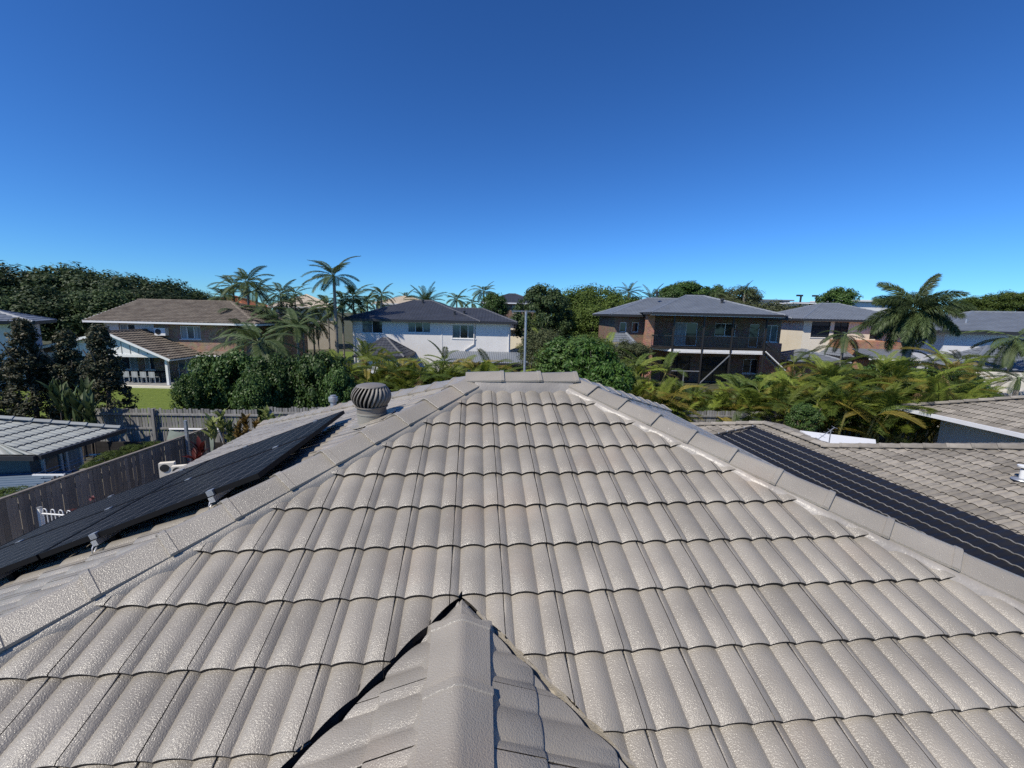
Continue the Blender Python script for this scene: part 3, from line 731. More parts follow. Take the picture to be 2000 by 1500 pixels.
# ---------------------------------------------------------------- far roofs, walls, windows
def far_face(poly, roll=0.30, gauge=0.345, amp=0.03, step=0.03, seg=6, ph=0.0):
    """a tiled roof face too far off to pick single tiles: courses and rolls as real relief; poly[0]->poly[1] is the eave"""
    P = [Vector(p) for p in poly]
    U = (P[1] - P[0]).normalized(); N = U.cross((P[2] - P[1])).normalized()
    if N.z < 0: N = -N
    V = N.cross(U).normalized()
    uv = [((p - P[0]).dot(U), (p - P[0]).dot(V)) for p in P]
    if min(v for _, v in uv) < -1e-4: V = -V; uv = [((p - P[0]).dot(U), (p - P[0]).dot(V)) for p in P]
    vmax = max(v for _, v in uv); n = len(uv)
    def span(v):
        xs = []
        for i in range(n):
            (u0, v0), (u1, v1) = uv[i], uv[(i + 1) % n]
            if abs(v1 - v0) < 1e-9:
                if abs(v - v0) < 1e-6: xs += [u0, u1]
                continue
            t = (v - v0) / (v1 - v0)
            if -1e-6 <= t <= 1 + 1e-6: xs.append(u0 + (u1 - u0) * t)
        return (min(xs), max(xs)) if xs else (0, 0)
    VV = []; FF = []; o = 0; K = max(1, math.ceil(vmax / gauge - 0.02))
    for k in range(K):
        va, vb = k * gauge, min((k + 1) * gauge + 0.02, vmax)
        la, ra = span(va); lb, rb = span(vb)
        lo, hi = min(la, lb), max(ra, rb)
        if hi - lo < 0.02: continue
        du = roll / seg
        us = np.arange(math.floor(lo / du), math.ceil(hi / du) + 1) * du
        h = amp * np.abs(np.sin(math.pi * us / roll + ph)) ** 0.75
        A = np.stack([np.clip(us, la, ra), np.full_like(us, va), h + step], 1)
        B = np.stack([np.clip(us, lb, rb), np.full_like(us, vb), h], 1)
        C = A.copy(); C[:, 2] -= step + 0.012
        m_ = len(us)
        Q = np.concatenate([B, A, C]); W = np.outer(Q[:, 0], np.array(U)) + np.outer(Q[:, 1], np.array(V)) + np.outer(Q[:, 2], np.array(N)) + np.array(P[0])
        VV.append(W)
        i = np.arange(m_ - 1)
        FF.append(np.stack([o + i, o + m_ + i, o + m_ + i + 1, o + i + 1], 1)); FF.append(np.stack([o + m_ + i, o + 2 * m_ + i, o + 2 * m_ + i + 1, o + m_ + i + 1], 1))
        o += 3 * m_
    return np.concatenate(VV), np.concatenate(FF)

def roof_part(parent, faces, material, name='roof', caps=(), **kw):
    """one roof: its faces, closed underneath, with ridge and hip capping as sub-parts"""
    VV = []; FF = []; o = 0
    for f in faces:
        V, F = far_face(f, **kw); VV.append(V); FF.append(F + o); o += len(V)
    me = mesh_np(name, np.concatenate(VV), np.concatenate(FF), material, smooth=True); me.set_sharp_from_angle(angle=R(42))
    ob = bpy.data.objects.new(name, me); link(ob, parent)
    u = MB()
    for f in faces: u.quad(*[Vector(p) + Vector((0, 0, -0.05)) for p in f])
    u.build('underlay', 'sarking', ob)
    for a, b in caps:
        m = MB(); a = Vector(a); b = Vector(b); d = (b - a); L = d.length; d.normalize()
        sd = d.cross(Vector((0, 0, 1))).normalized(); up = sd.cross(d)
        nseg = max(1, int(L / 0.42))
        for i in range(nseg):
            p = a + d * (L * i / nseg); q = a + d * (L * (i + 1) / nseg + 0.02)
            V = []
            for c, lf in ((p, 0.0), (q, 0.014)):
                for y, z in ((-0.15, -0.03), (-0.06, 0.075), (0.06, 0.075), (0.15, -0.03)): V.append(c + sd * y + up * (z + lf))
            m.add(V, [(0, 1, 5, 4), (1, 2, 6, 5), (2, 3, 7, 6), (4, 5, 6, 7), (3, 2, 1, 0)])
        m.build('hip_capping', material, ob)
    return ob

def hip_faces(x0, x1, y0, y1, z, slope, hl=True, hr=True):
    """hip roof over a rectangle: faces and cap lines; the ridge runs along the longer side (x)"""
    d = (y1 - y0) / 2; ym = (y0 + y1) / 2; zr = z + d * slope
    if x1 - x0 >= y1 - y0:
        a = (x0 + (d if hl else 0), ym, zr); b = (x1 - (d if hr else 0), ym, zr)
        F = [[(x0, y0, z), (x1, y0, z), b, a], [(x1, y1, z), (x0, y1, z), a, b]]
        if hl: F.append([(x0, y1, z), (x0, y0, z), a])
        if hr: F.append([(x1, y0, z), (x1, y1, z), b])
        C = [(a, b)] + ([((x0, y0, z), a), ((x0, y1, z), a)] if hl else []) + ([((x1, y0, z), b), ((x1, y1, z), b)] if hr else [])
        if (Vector(a) - Vector(b)).length < 0.05: C = C[1:]
    else:
        d = (x1 - x0) / 2; xm = (x0 + x1) / 2; zr = z + d * slope
        a = (xm, y0 + d, zr); b = (xm, y1 - d, zr)
        F = [[(x0, y0, z), (x1, y0, z), a], [(x1, y1, z), (x0, y1, z), b], [(x0, y1, z), (x0, y0, z), a, b], [(x1, y0, z), (x1, y1, z), b, a]]
        C = [(a, b), ((x0, y0, z), a), ((x1, y0, z), a), ((x0, y1, z), b), ((x1, y1, z), b)]
    return F, C

def wall_panel(parent, p, q, z0, z1, openings, material, thick=0.2, name='wall'):
    """a wall from p to q (plan) with real openings (s0, s1, z0, z1); the outer face is on the right of p->q"""
    p = Vector((p[0], p[1], 0)); q = Vector((q[0], q[1], 0)); d = (q - p); L = d.length; d.normalize()
    nin = Vector((-d.y, d.x, 0))
    xs = sorted({0, L, *[o[0] for o in openings], *[o[1] for o in openings]}); zs = sorted({z0, z1, *[o[2] for o in openings], *[o[3] for o in openings]})
    m = MB()
    for i in range(len(xs) - 1):
        for j in range(len(zs) - 1):
            cx, cz = (xs[i] + xs[i + 1]) / 2, (zs[j] + zs[j + 1]) / 2
            if any(o[0] < cx < o[1] and o[2] < cz < o[3] for o in openings): continue
            a = p + d * xs[i]; b = p + d * xs[i + 1]
            m.quad((a.x, a.y, zs[j]), (b.x, b.y, zs[j]), (b.x, b.y, zs[j + 1]), (a.x, a.y, zs[j + 1]))
    for s0, s1, a0, a1 in openings:
        A = p + d * s0; B = p + d * s1; Ai = A + nin * thick; Bi = B + nin * thick
        m.quad((A.x, A.y, a0), (Ai.x, Ai.y, a0), (Ai.x, Ai.y, a1), (A.x, A.y, a1)); m.quad((Bi.x, Bi.y, a0), (B.x, B.y, a0), (B.x, B.y, a1), (Bi.x, Bi.y, a1))
        m.quad((A.x, A.y, a0), (B.x, B.y, a0), (Bi.x, Bi.y, a0), (Ai.x, Ai.y, a0)); m.quad((A.x, A.y, a1), (Ai.x, Ai.y, a1), (Bi.x, Bi.y, a1), (B.x, B.y, a1))
    m.build(name, material, parent)
    return p, d, nin

def window(parent, fr, s0, s1, z0, z1, panes=2, frame='white_paint', glass=('glass',), sill=True, name='window', depth=0.09, fw=0.05):
    p, d, nin = fr
    def P(s, o, z): v = p + d * s + nin * o; return (v.x, v.y, z)
    m = MB(); o0 = depth - 0.03
    cuts = [s0 + (s1 - s0) * i / panes for i in range(panes + 1)]
    m.bar(P(s0, depth, z0 + fw / 2), P(s1, depth, z0 + fw / 2), 0.06, fw); m.bar(P(s0, depth, z1 - fw / 2), P(s1, depth, z1 - fw / 2), 0.06, fw)
    for c in cuts:
        cc = min(max(c, s0 + fw / 2), s1 - fw / 2)
        a = Vector(P(cc - fw / 2, depth - 0.033, z0 + fw)); b = Vector(P(cc + fw / 2, depth - 0.033, z0 + fw)); c1 = Vector(P(cc + fw / 2, depth + 0.033, z0 + fw)); d1 = Vector(P(cc - fw / 2, depth + 0.033, z0 + fw))
        m.prism([a, b, c1, d1], (0, 0, z1 - z0 - 2 * fw))
    w = m.build(name, frame, parent)
    for i in range(panes):
        g = MB(); g.quad(P(cuts[i], depth + 0.01, z0), P(cuts[i + 1], depth + 0.01, z0), P(cuts[i + 1], depth + 0.01, z1), P(cuts[i], depth + 0.01, z1))
        g.build('pane', glass[i % len(glass)], w)
    if sill:
        g = MB(); g.prism([P(s0 - 0.06, -0.05, z0 - 0.07), P(s1 + 0.06, -0.05, z0 - 0.07), P(s1 + 0.06, depth - 0.04, z0 - 0.06), P(s0 - 0.06, depth - 0.04, z0 - 0.06)], (0, 0, 0.055)); g.build('sill', frame if frame != 'dark_steel' else 'white_paint', w)
    return w

def fascia(parent, pts, z, material='dark_fascia', h=0.20, w=0.10, name='gutter'):
    m = MB()
    for a, b in zip(pts[:-1], pts[1:]): m.bar((a[0], a[1], z), (b[0], b[1], z), w, h)
    return m.build(name, material, parent)

# ---------------------------------------------------------------- white two-storey house straight ahead
hw = thing('white_house', 'two-storey pale rendered house with a dark charcoal tiled hip roof', 'house', (-7.6, 40.0, 0), R(0.5))
W0, W1, D0, D1, EV = -7.4, 7.35, 0.0, 9.6, 4.95
fr = wall_panel(hw, (W0, D0), (W1, D0), 0, EV, [(0.85, 2.80, 3.70, 4.90), (5.15, 7.25, 3.85, 4.80), (9.30, 11.5, 3.38, 4.66)], 'render_grey')
window(hw, fr, 0.85, 2.80, 3.70, 4.90, 2, glass=('glass_sky_tint', 'glass'))
window(hw, fr, 5.15, 7.25, 3.85, 4.80, 3, glass=('glass_sky_tint', 'glass', 'glass_sky_tint'), sill=False)
window(hw, fr, 9.30, 11.5, 3.38, 4.66, 3, glass=('glass_sky_tint', 'glass', 'glass_sky_tint'))
wall_panel(hw, (W1, D0), (W1, D1), 0, EV, [], 'render_grey'); wall_panel(hw, (W0, D1), (W0, D0), 0, EV, [], 'render_grey'); wall_panel(hw, (W1, D1), (W0, D1), 0, EV, [], 'render_grey')
OV = 0.62
F1, C1 = hip_faces(W0 - OV, 4.6, D0 - OV, D1 + OV, EV + 0.05, 0.355)
F2 = [[(-1.0, D0 - OV, EV + .05), (W1 + OV, D0 - OV, EV + .05), (W1 + OV - 3.4, D0 - OV + 3.4, EV + .05 + 3.4 * .355), (-1.0 + 2, D0 - OV + 3.4, EV + .05 + 3.4 * .355)],
      [(W1 + OV, D0 - OV, EV + .05), (W1 + OV, D0 - OV + 6.8, EV + .05), (W1 + OV - 3.4, D0 - OV + 3.4, EV + .05 + 3.4 * .355)],
      [(W1 + OV, D0 - OV + 6.8, EV + .05), (0, D0 - OV + 6.8, EV + .05), (0, D0 - OV + 3.4, EV + .05 + 3.4 * .355), (W1 + OV - 3.4, D0 - OV + 3.4, EV + .05 + 3.4 * .355)]]
zt = EV + .05 + 3.4 * .355
roof_part(hw, F1, 'tile_dark', caps=C1)
roof_part(hw, [[tuple(Vector(p) + Vector((0, 0, 0.004))) for p in f] for f in F2], 'tile_dark', name='side_roof', caps=[((W1 + OV, D0 - OV, EV + .05), (W1 + OV - 3.4, D0 - OV + 3.4, zt)), ((W1 + OV - 3.4, D0 - OV + 3.4, zt), (1.0, D0 - OV + 3.4, zt))])
fascia(hw, [(W0 - OV, D1 + OV), (W0 - OV, D0 - OV), (W1 + OV, D0 - OV), (W1 + OV, D0 - OV + 6.8)], EV - 0.03)
m = MB(); m.quad((W0 - OV, D0 - OV, EV - 0.13), (W1 + OV, D0 - OV, EV - 0.13), (W1 + OV, D1 + OV, EV - 0.13), (W0 - OV, D1 + OV, EV - 0.13)); m.build('soffit', 'white_paint', hw)
m = MB(); m.tube([(3.95, -0.08, EV - .1), (3.95, -0.08, 2.9), (3.1, -0.08, 2.35), (3.1, -0.08, 0)], 0.05, 8); m.build('downpipe', 'render_grey', hw, smooth=True)
m = MB(); m.tube([(W0 + .15, -0.08, EV - .1), (W0 + .15, -0.08, 0)], 0.05, 8); m.build('downpipe', 'render_grey', hw, smooth=True)
m = MB(); m.tube([(W1 - .15, -0.08, EV - .1), (W1 - .15, -0.08, 0)], 0.05, 8); m.build('downpipe', 'render_grey', hw, smooth=True)
m = MB(); m.box((0.86, -0.03, 2.0), (0.98, -0.005, EV - .13)); m.build('pilaster', 'render_grey', hw)
for x, y in ((-1.6, 3.9), (2.0, 0.9), (2.9, 1.1)):
    m = MB(); z = EV + .05 + (y + OV) * .355; m.lathe([(0.09, -0.1), (0.09, 0.26), (0.13, 0.27), (0.13, 0.36), (0.02, 0.40)], (x, y, z), 12); m.build('roof_vent', 'dark_fascia', hw, smooth=True)
# low hip roof in front and the metal awning
Fp, Cp = hip_faces(-6.0, -1.6, -4.0, 0.02, 1.95, 0.72)
roof_part(hw, Fp, 'tile_dark', name='porch_roof', caps=Cp)
fascia(hw, [(-6.0, 0), (-6.0, -4.0), (-1.6, -4.0), (-1.6, 0)], 1.90, h=0.16)
m = MB(); m.box((-5.6, -3.6, 0), (-2.0, -0.01, 1.88)); m.build('porch_wall', 'render_white', hw)
frp = (Vector((-5.6, -3.6, 0)), Vector((1, 0, 0)), Vector((0, 1, 0)))
window(hw, (frp[0] + Vector((0, -0.12, 0)), frp[1], frp[2]), 1.6, 3.0, 0.5, 1.6, 2, glass=('glass_sky_tint',), sill=False, name='window')
m = MB()
ax0, ax1 = 1.2, 10.6
n = 56
for i in range(n):
    x0 = ax0 + (ax1 - ax0) * i / n; x1 = ax0 + (ax1 - ax0) * (i + 1) / n; xm = x0 + (x1 - x0) * .2
    m.quad((x0, -3.3, 1.52), (xm, -3.3, 1.56), (xm, -0.02, 2.24), (x0, -0.02, 2.20)); m.quad((xm, -3.3, 1.56), (xm + .04, -3.3, 1.52), (xm + .04, -0.02, 2.20), (xm, -0.02, 2.24)); m.quad((xm + .04, -3.3, 1.52), (x1, -3.3, 1.52), (x1, -0.02, 2.20), (xm + .04, -0.02, 2.20))
m.build('awning_roof', 'metal_roof', hw)
fascia(hw, [(ax0, -3.34), (ax1, -3.34), (ax1, 0)], 1.44, h=0.17, name='awning_fascia')
for x in (1.3, 4.3, 7.3, 10.4):
    m = MB(); m.box((x - .07, -3.2, 0), (x + .07, -3.06, 1.42)); m.build('awning_post', 'dark_fascia', hw)
m = MB(); m.box((9.0, -2.2, 0), (9.7, -1.6, 1.3)); m.build('brick_pier', 'brick_tan', hw)

# ---------------------------------------------------------------- brick house with the balcony, right
he = thing('balcony_brick_house', 'two-storey orange brick house with a dark railed balcony and grey tiled roof', 'house', (16.9, 36.0, 0), R(-1.0))
FL = 3.25; CE = 6.05                      # balcony floor, eave
BX0, BX1, WY = -5.0, 4.3, 2.5           # balcony, wall line behind it
fr = wall_panel(he, (-5.0, WY), (7.0, WY), FL - 0.25, CE, [(2.6, 4.6, FL + .02, FL + 2.1), (6.15, 8.0, FL + 0.95, FL + 2.1), (9.25, 10.1, FL + .02, FL + 2.1), (10.55, 11.75, FL + 0.55, FL + 2.05)], 'brick_brown')
window(he, fr, 2.6, 4.6, FL + .02, FL + 2.1, 2, glass=('curtain', 'glass'), sill=False, name='sliding_door')
window(he, fr, 6.15, 8.0, FL + .95, FL + 2.1, 2)
window(he, fr, 9.25, 10.1, FL + .02, FL + 2.1, 1, sill=False, name='door')
window(he, fr, 10.55, 11.75, FL + .55, FL + 2.05, 2, glass=('glass_sky_tint', 'glass_sky_tint'), frame='white_paint')
fr = wall_panel(he, (-5.0, WY + .0), (7.0, WY), 0, FL - 0.25, [(1.6, 4.2, 0.1, 2.35), (5.2, 7.6, 0.1, 2.35), (9.0, 10.4, 0.9, 2.2)], 'brick_brown')
window(he, fr, 1.6, 4.2, .1, 2.35, 2, frame='dark_steel', sill=False, name='sliding_door'); window(he, fr, 5.2, 7.6, .1, 2.35, 2, frame='dark_steel', sill=False, name='sliding_door'); window(he, fr, 9.0, 10.4, .9, 2.2, 2)
wall_panel(he, (7.0, WY), (7.0, 11), 0, CE, [], 'brick_red'); wall_panel(he, (7.0, 11), (-7.7, 11), 0, CE, [], 'brick_brown')
wall_panel(he, (-5.0, 5.0), (-5.0, WY), 0, CE, [], 'brick_red')
fr = wall_panel(he, (-7.7, 3.2), (-5.0, 3.2), 0, CE, [(.5, 1.1, FL + 1.1, FL + 2.0), (1.6, 2.2, FL + 1.1, FL + 2.0)], 'brick_brown')
window(he, fr, .5, 1.1, FL + 1.1, FL + 2.0, 1, sill=False); window(he, fr, 1.6, 2.2, FL + 1.1, FL + 2.0, 1, sill=False)
wall_panel(he, (-7.7, 11), (-7.7, 3.2), 0, CE, [], 'brick_brown')
m = MB(); m.box((-5.35, 0.9, 0), (-4.75, 1.7, CE - .1)); m.build('brick_pier', 'brick_red', he)
m = MB(); m.box((5.2, WY - .35, 0.0), (7.03, WY - .003, FL + 0.45)); m.build('brick_apron', 'brick_red', he)
# balcony deck, beams, posts, rails
m = MB(); m.box((BX0, 0.0, FL - .13), (BX1 + .6, WY - .01, FL - .02)); m.build('balcony_deck', 'timber_black', he)
m = MB(); m.bar((-3.45, -0.02, FL - .22), (BX1, -0.02, FL - .22), 0.12, 0.22); m.bar((BX0 - .3, 1.2, FL - .12), (-3.45, -0.02, FL - .22), 0.12, 0.22); m.build('edge_beam', 'white_paint', he)
m = MB(); m.bar((-3.45, -0.10, FL - .38), (BX1, -0.10, FL - .38), 0.05, 0.06); m.build('gutter_strip', 'white_paint', he)
for x in (-3.45, -0.95, 1.45, BX1 - .1):
    m = MB(); m.box((x - .06, -0.16, 0), (x + .06, -0.04 + .0, CE + .15)); m.build('post', 'dark_steel', he)
m = MB(); m.box((BX0 - .2, 1.0, FL), (BX0 - .08, 1.12, CE)); m.build('post', 'dark_steel', he)
m = MB()
for z in (FL + .08, FL + 1.0): m.bar((-3.45, -0.08, z), (BX1, -0.08, z), 0.05, 0.05); m.bar((BX0 - .14, 1.06, z), (-3.45, -0.08, z), 0.05, 0.05)
for i in range(70):
    x = -3.4 + i * 0.11; m.bar((x, -0.08, FL + .08), (x, -0.08, FL + 1.0), 0.018, 0.018)
for i in range(14):
    t = i / 14; a = Vector((BX0 - .14, 1.06, 0)).lerp(Vector((-3.45, -0.08, 0)), t); m.bar((a.x, a.y, FL + .08), (a.x, a.y, FL + 1.0), 0.018, 0.018)
m.build('railing', 'dark_steel', he)
for a, b in (((-0.95, -.1, 0.2), (1.45, -.1, FL - .5)), ((-3.45, -.1, 1.3), (-0.95, -.1, 1.3)), ((-2.3, -.1, 0), (-2.3, -.1, 1.3))):
    m = MB(); m.bar(a, b, 0.07, 0.07); m.build('brace', 'galv', he)
# stairs on the right
s0 = Vector((BX1 + .1, -0.05, FL - .15)); s1 = Vector((BX1 + 1.95, -0.05, 1.55))
st = thing('timber_stair', 'dark timber staircase with white stringer dropping from the balcony', 'stairs', he.location + Vector((s1.x, s1.y, 0)))
o_ = Vector((-s1.x, -s1.y, 0))
m = MB(); m.bar(s0 + o_, s1 + o_, 0.08, 0.30, up=(0, 1, 0)); m.bar(s0 + o_ + Vector((0, .9, 0)), s1 + o_ + Vector((0, .9, 0)), 0.08, 0.30, up=(0, 1, 0)); m.build('stringer', 'white_paint', st)
for i in range(9):
    p = s0.lerp(s1, (i + .5) / 9) + o_; m = MB(); m.box((p.x - .13, p.y + .05, p.z), (p.x + .13, p.y + .85, p.z + .04)); m.build('tread', 'timber_black', st)
m = MB()
for yy in (0, .9):
    for h in (.5, 1.0): m.bar(s0 + o_ + Vector((0, yy, h)), s1 + o_ + Vector((0, yy, h)), 0.04, 0.05)
    for i in range(18):
        p = s0.lerp(s1, i / 17) + o_ + Vector((0, yy, 0)); m.bar(p, p + Vector((0, 0, 1.0)), .02, .02)
m.build('handrail', 'dark_steel', st)
m = MB(); m.box((-.05, -.05, 0), (.05, .05, 2.75)); m.box((-.05, .85, 0), (.05, .95, 2.75)); m.build('newel_post', 'dark_steel', st)
# roofs
Fb = [[(-5.6, -.65, CE + .1), (5.35, -.65, CE + .1), (0.6, 4.3, CE + 1.75), (-1.0, 4.3, CE + 1.75)], [(-5.6, 5.0, CE + .1), (-5.6, -.65, CE + .1), (-1.0, 4.3, CE + 1.75)],
      [(5.35, -.65, CE + .1), (7.8, 3.0, CE + .1), (0.6, 4.3, CE + 1.75)]]
roof_part(he, Fb, 'tile_grey', name='balcony_roof', caps=[((-5.6, -.65, CE + .1), (-1.0, 4.3, CE + 1.75)), ((5.35, -.65, CE + .1), (0.6, 4.3, CE + 1.75)), ((-1.0, 4.3, CE + 1.75), (.6, 4.3, CE + 1.75))], amp=0.012)
fascia(he, [(-5.6, 1.5), (-5.6, -.65), (5.35, -.65)], CE + .02); fascia(he, [(-5.6, -.60), (5.3, -.60)], CE - .10, 'white_paint', h=.06, name='fascia_board')
Fm, Cm = hip_faces(-8.3, 7.75, 2.3, 11.6, CE - .12, 0.36)
roof_part(he, Fm, 'tile_grey', name='main_roof', caps=Cm, amp=0.012)
fascia(he, [(-8.3, 11.6), (-8.3, 2.3), (-5.0, 2.3)], CE - .2); fascia(he, [(5.3, 2.3), (7.75, 2.3), (7.75, 11.6)], CE - .2)
m = MB(); m.quad((-5.5, -.6, CE - .02), (5.2, -.6, CE - .02), (7.0, 2.4, CE - .02), (-5.5, 2.4, CE - .02)); m.build('soffit', 'white_paint', he)
for x, y in ((-3.3, 5.6), (1.4, 2.2)):
    z = CE + .1 + (min(y, 4.3) + .65) * .33; m = MB(); m.lathe([(0.11, -.1), (0.11, .25), (0.16, .26), (0.16, .38), (.03, .44)], (x, y, z), 12); m.build('roof_vent', 'dark_fascia', he, smooth=True)
Fl = [[(-9.4, .4, 2.6), (-5.4, .4, 2.6), (-6.6, 3.18, 4.3), (-7.8, 3.18, 4.3)], [(-9.4, 3.18, 2.6), (-9.4, .4, 2.6), (-7.8, 3.18, 4.3)], [(-5.4, .4, 2.6), (-5.4, 3.18, 2.6), (-6.6, 3.18, 4.3)]]
roof_part(he, Fl, 'tile_grey', name='lower_roof', caps=[((-5.4, .4, 2.6), (-6.6, 3.18, 4.3))], amp=0.012)
m = MB(); m.box((-8.9, 2.0, 0), (-5.36, 3.19, 2.15)); m.build('lower_wall', 'brick_red', he)
Fr, Cr = hip_faces(7.3, 12.2, 0.6, 6.0, 2.25, 0.36)
roof_part(he, Fr, 'tile_grey', name='carport_roof', caps=Cr, amp=0.012); fascia(he, [(7.3, .6), (12.2, .6)], 2.18, h=.16)
m = MB(); m.box((7.6, 1.1, 0), (11.8, 5.5, 2.14)); m.build('carport_wall', 'brick_red', he)

# ---------------------------------------------------------------- left brick house with the gabled verandah
ha = thing('verandah_brick_house', 'low two-storey brown brick house with weathered tiles and a white gabled verandah', 'house', (-26.9, 33.2, 0), R(0.5))
EA = 4.50
fr = wall_panel(ha, (-4.8, 0), (6.6, 0), 0, EA, [(1.1, 2.3, 3.45, 4.30), (5.75, 7.35, 3.25, 4.25), (.9, 2.2, .75, 1.85), (2.7, 3.5, .75, 1.85), (5.3, 6.6, .14, 2.0)], 'brick_mid')
window(ha, fr, 1.1, 2.3, 3.45, 4.30, 2, glass=('curtain', 'glass'), sill=False); window(ha, fr, 5.75, 7.35, 3.25, 4.25, 3, glass=('curtain', 'glass_sky_tint', 'curtain'))
window(ha, fr, .9, 2.2, .75, 1.85, 2, glass=('glass', 'curtain')); window(ha, fr, 2.7, 3.5, .75, 1.85, 2, glass=('curtain', 'glass')); window(ha, fr, 5.3, 6.6, .14, 2.0, 2, glass=('glass_sky_tint', 'curtain'), sill=False, name='sliding_door')
m = MB(); m.box((-4.82, -0.02, 2.6), (-3.71, -.003, EA - .02)); m.build('rendered_panel', 'render_white', ha)
m = MB(); m.box((-2.49, -0.02, 2.6), (-1.0, -.003, EA - .02)); m.build('rendered_panel', 'render_white', ha)
wall_panel(ha, (-4.8, 9), (-4.8, 0), 0, EA, [], 'render_white'); wall_panel(ha, (6.6, 0), (6.6, 9), 0, EA, [], 'brick_mid'); wall_panel(ha, (6.6, 9), (-4.8, 9), 0, EA, [], 'brick_mid')
Fa, Ca = hip_faces(-5.7, 7.4, -.75, 9.4, EA + .06, 0.335, hl=False)
roof_part(ha, Fa, 'tile_brown', caps=Ca, amp=0.035, step=0.04)
m = MB(); m.prism([(-5.0, -.6, EA + .02), (-5.0, 9.3, EA + .02), (-5.0, 4.32, EA + 1.62)], (.1, 0, 0)); m.build('gable_end', 'render_white', ha)
m = MB(); m.bar((-5.72, -.75, EA - .02), (-5.72, 4.32, EA + 1.66), .05, .2); m.build('verge_board', 'white_paint', ha)
fascia(ha, [(-5.7, -.75), (7.4, -.75), (7.4, 9.4)], EA - .02, 'white_paint', h=.14)
m = MB(); m.quad((-5.7, -.75, EA - .1), (7.4, -.75, EA - .1), (7.4, 9.4, EA - .1), (-5.7, 9.4, EA - .1)); m.build('soffit', 'white_paint', ha)
acu = thing('wall_air_conditioner', 'white split air conditioner unit bracketed on the brown brick wall', 'air conditioner', ha.matrix_basis @ Vector((-.3, -.2, 3.50)))
m = MB(); m.box((-.42, -.18, 0), (.42, .18, .58)); m.build('casing', 'pvc_white', acu)
m = MB(); m.lathe([(.22, 0), (.22, .02), (.17, .03), (.05, .03)], n=20); f_ = m.build('fan_grille', 'dark_steel', acu); f_.rotation_euler = (R(90), 0, 0); f_.location = (-.12, -.181, .30)
# verandah: gable roof reaching toward us
GY = -3.45; gx, gz = -1.6, 3.88; hwid = 4.3; gs = 0.43; lw = 7.0; gsl = .25
LFx, RTx = gx - lw, gx + hwid
Fv = [[(RTx, GY, gz - hwid * gs), (RTx, -.02, gz - hwid * gs), (gx, -.02, gz), (gx, GY, gz)], [(LFx, -.02, gz - lw * gsl), (LFx, GY, gz - lw * gsl), (gx, GY, gz), (gx, -.02, gz)]]
roof_part(ha, Fv, 'tile_brown', name='verandah_roof', caps=[((gx, GY, gz + .02), (gx, -.03, gz + .02))], amp=0.035, step=0.05)
mbg = MB()
mbg.prism([(gx - 4.2, GY + .45, 2.22), (gx + 3.5, GY + .45, 2.22), (gx + 3.5, GY + .45, gz - 3.5 * gs - .12), (gx, GY + .45, gz - .12), (gx - 4.2, GY + .45, gz - 4.2 * gsl - .12)], (0, .05, 0)); mbg.build('gable_panel', 'white_paint', ha)
for i in range(12):
    x = gx - 3.6 + i * .6; top = gz - abs(x - gx) * (gs if x > gx else gsl) - .14
    if top > 2.4: m = MB(); m.box((x - .02, GY + .425, 2.33), (x + .02, GY + .449, top)); m.build('batten', 'curtain', ha)
m = MB(); m.box((gx - 5.6, GY + .40, 2.10), (gx + hwid - .4, GY + .56, 2.30)); m.build('beam', 'white_paint', ha)
m = MB(); m.bar((gx, GY - .03, gz - .06), (RTx, GY - .03, gz - hwid * gs - .06), .05, .16); m.bar((gx, GY - .03, gz - .06), (LFx, GY - .03, gz - lw * gsl - .06), .05, .16); m.build('barge_board', 'white_paint', ha)
fascia(ha, [(RTx, GY), (RTx, -.1)], gz - hwid * gs - .06, 'white_paint', h=.10)
for x in (gx + hwid - .62, gx - 4.4):
    m = MB(); m.box((x - .085, GY + .39, .12), (x + .085, GY + .56, 2.10)); m.build('post', 'white_paint', ha)
m = MB(); m.box((-9.2, GY - .1, 0.0), (6.2, -.01, .13)); m.build('patio_slab', 'concrete', ha)
m = MB(); m.box((-9.2, GY - .32, 0.0), (6.2, GY - .1, .16)); m.build('slab_edge', 'render_cream', ha)
m = MB(); m.prism([(2.75, -.9, 2.06), (6.6, -.9, 2.06), (6.6, -.01, 2.30), (2.75, -.01, 2.30)], (0, 0, .06)); m.build('window_awning', 'tile_brown', ha)
fascia(ha, [(2.75, -.95), (6.6, -.95)], 2.06, 'white_paint', h=.1, name='awning_gutter')
# table and chairs under the verandah
tb = thing('outdoor_table', 'long dark outdoor table in the shade of the verandah', 'table', ha.matrix_basis @ Vector((-0.4, -1.7, .13)), R(2))
m = MB(); m.box((-1.2, -.45, .70), (1.2, .45, .75)); m.build('table_top', 'timber_black', tb)
for sx in (-1, 1):
    for sy in (-1, 1): m = MB(); m.box((sx * 1.1 - .04, sy * .36 - .04, 0), (sx * 1.1 + .04, sy * .36 + .04, .70)); m.build('leg', 'timber_black', tb)
ch0 = None
for i in range(4):
    loc = ha.matrix_basis @ Vector((-1.3 + i * .62, -2.35, .13))
    if ch0 is None:
        ch0 = thing('outdoor_chair', 'pale outdoor chair drawn up to the dark verandah table', 'chair', loc, R(180), 'chairs at the verandah table')
        m = MB(); m.box((-.22, -.22, .42), (.22, .22, .46)); m.build('seat', 'curtain', ch0)
        m = MB(); m.box((-.22, .20, .46), (.22, .23, .86)); m.build('backrest', 'curtain', ch0)
        for sx in (-1, 1):
            for sy in (-1, 1): m = MB(); m.box((sx * .2 - .015, sy * .19 - .015, 0), (sx * .2 + .015, sy * .19 + .015, .42)); m.build('leg', 'alu', ch0)
    else:
        c = copy_tree(ch0); c.location = loc

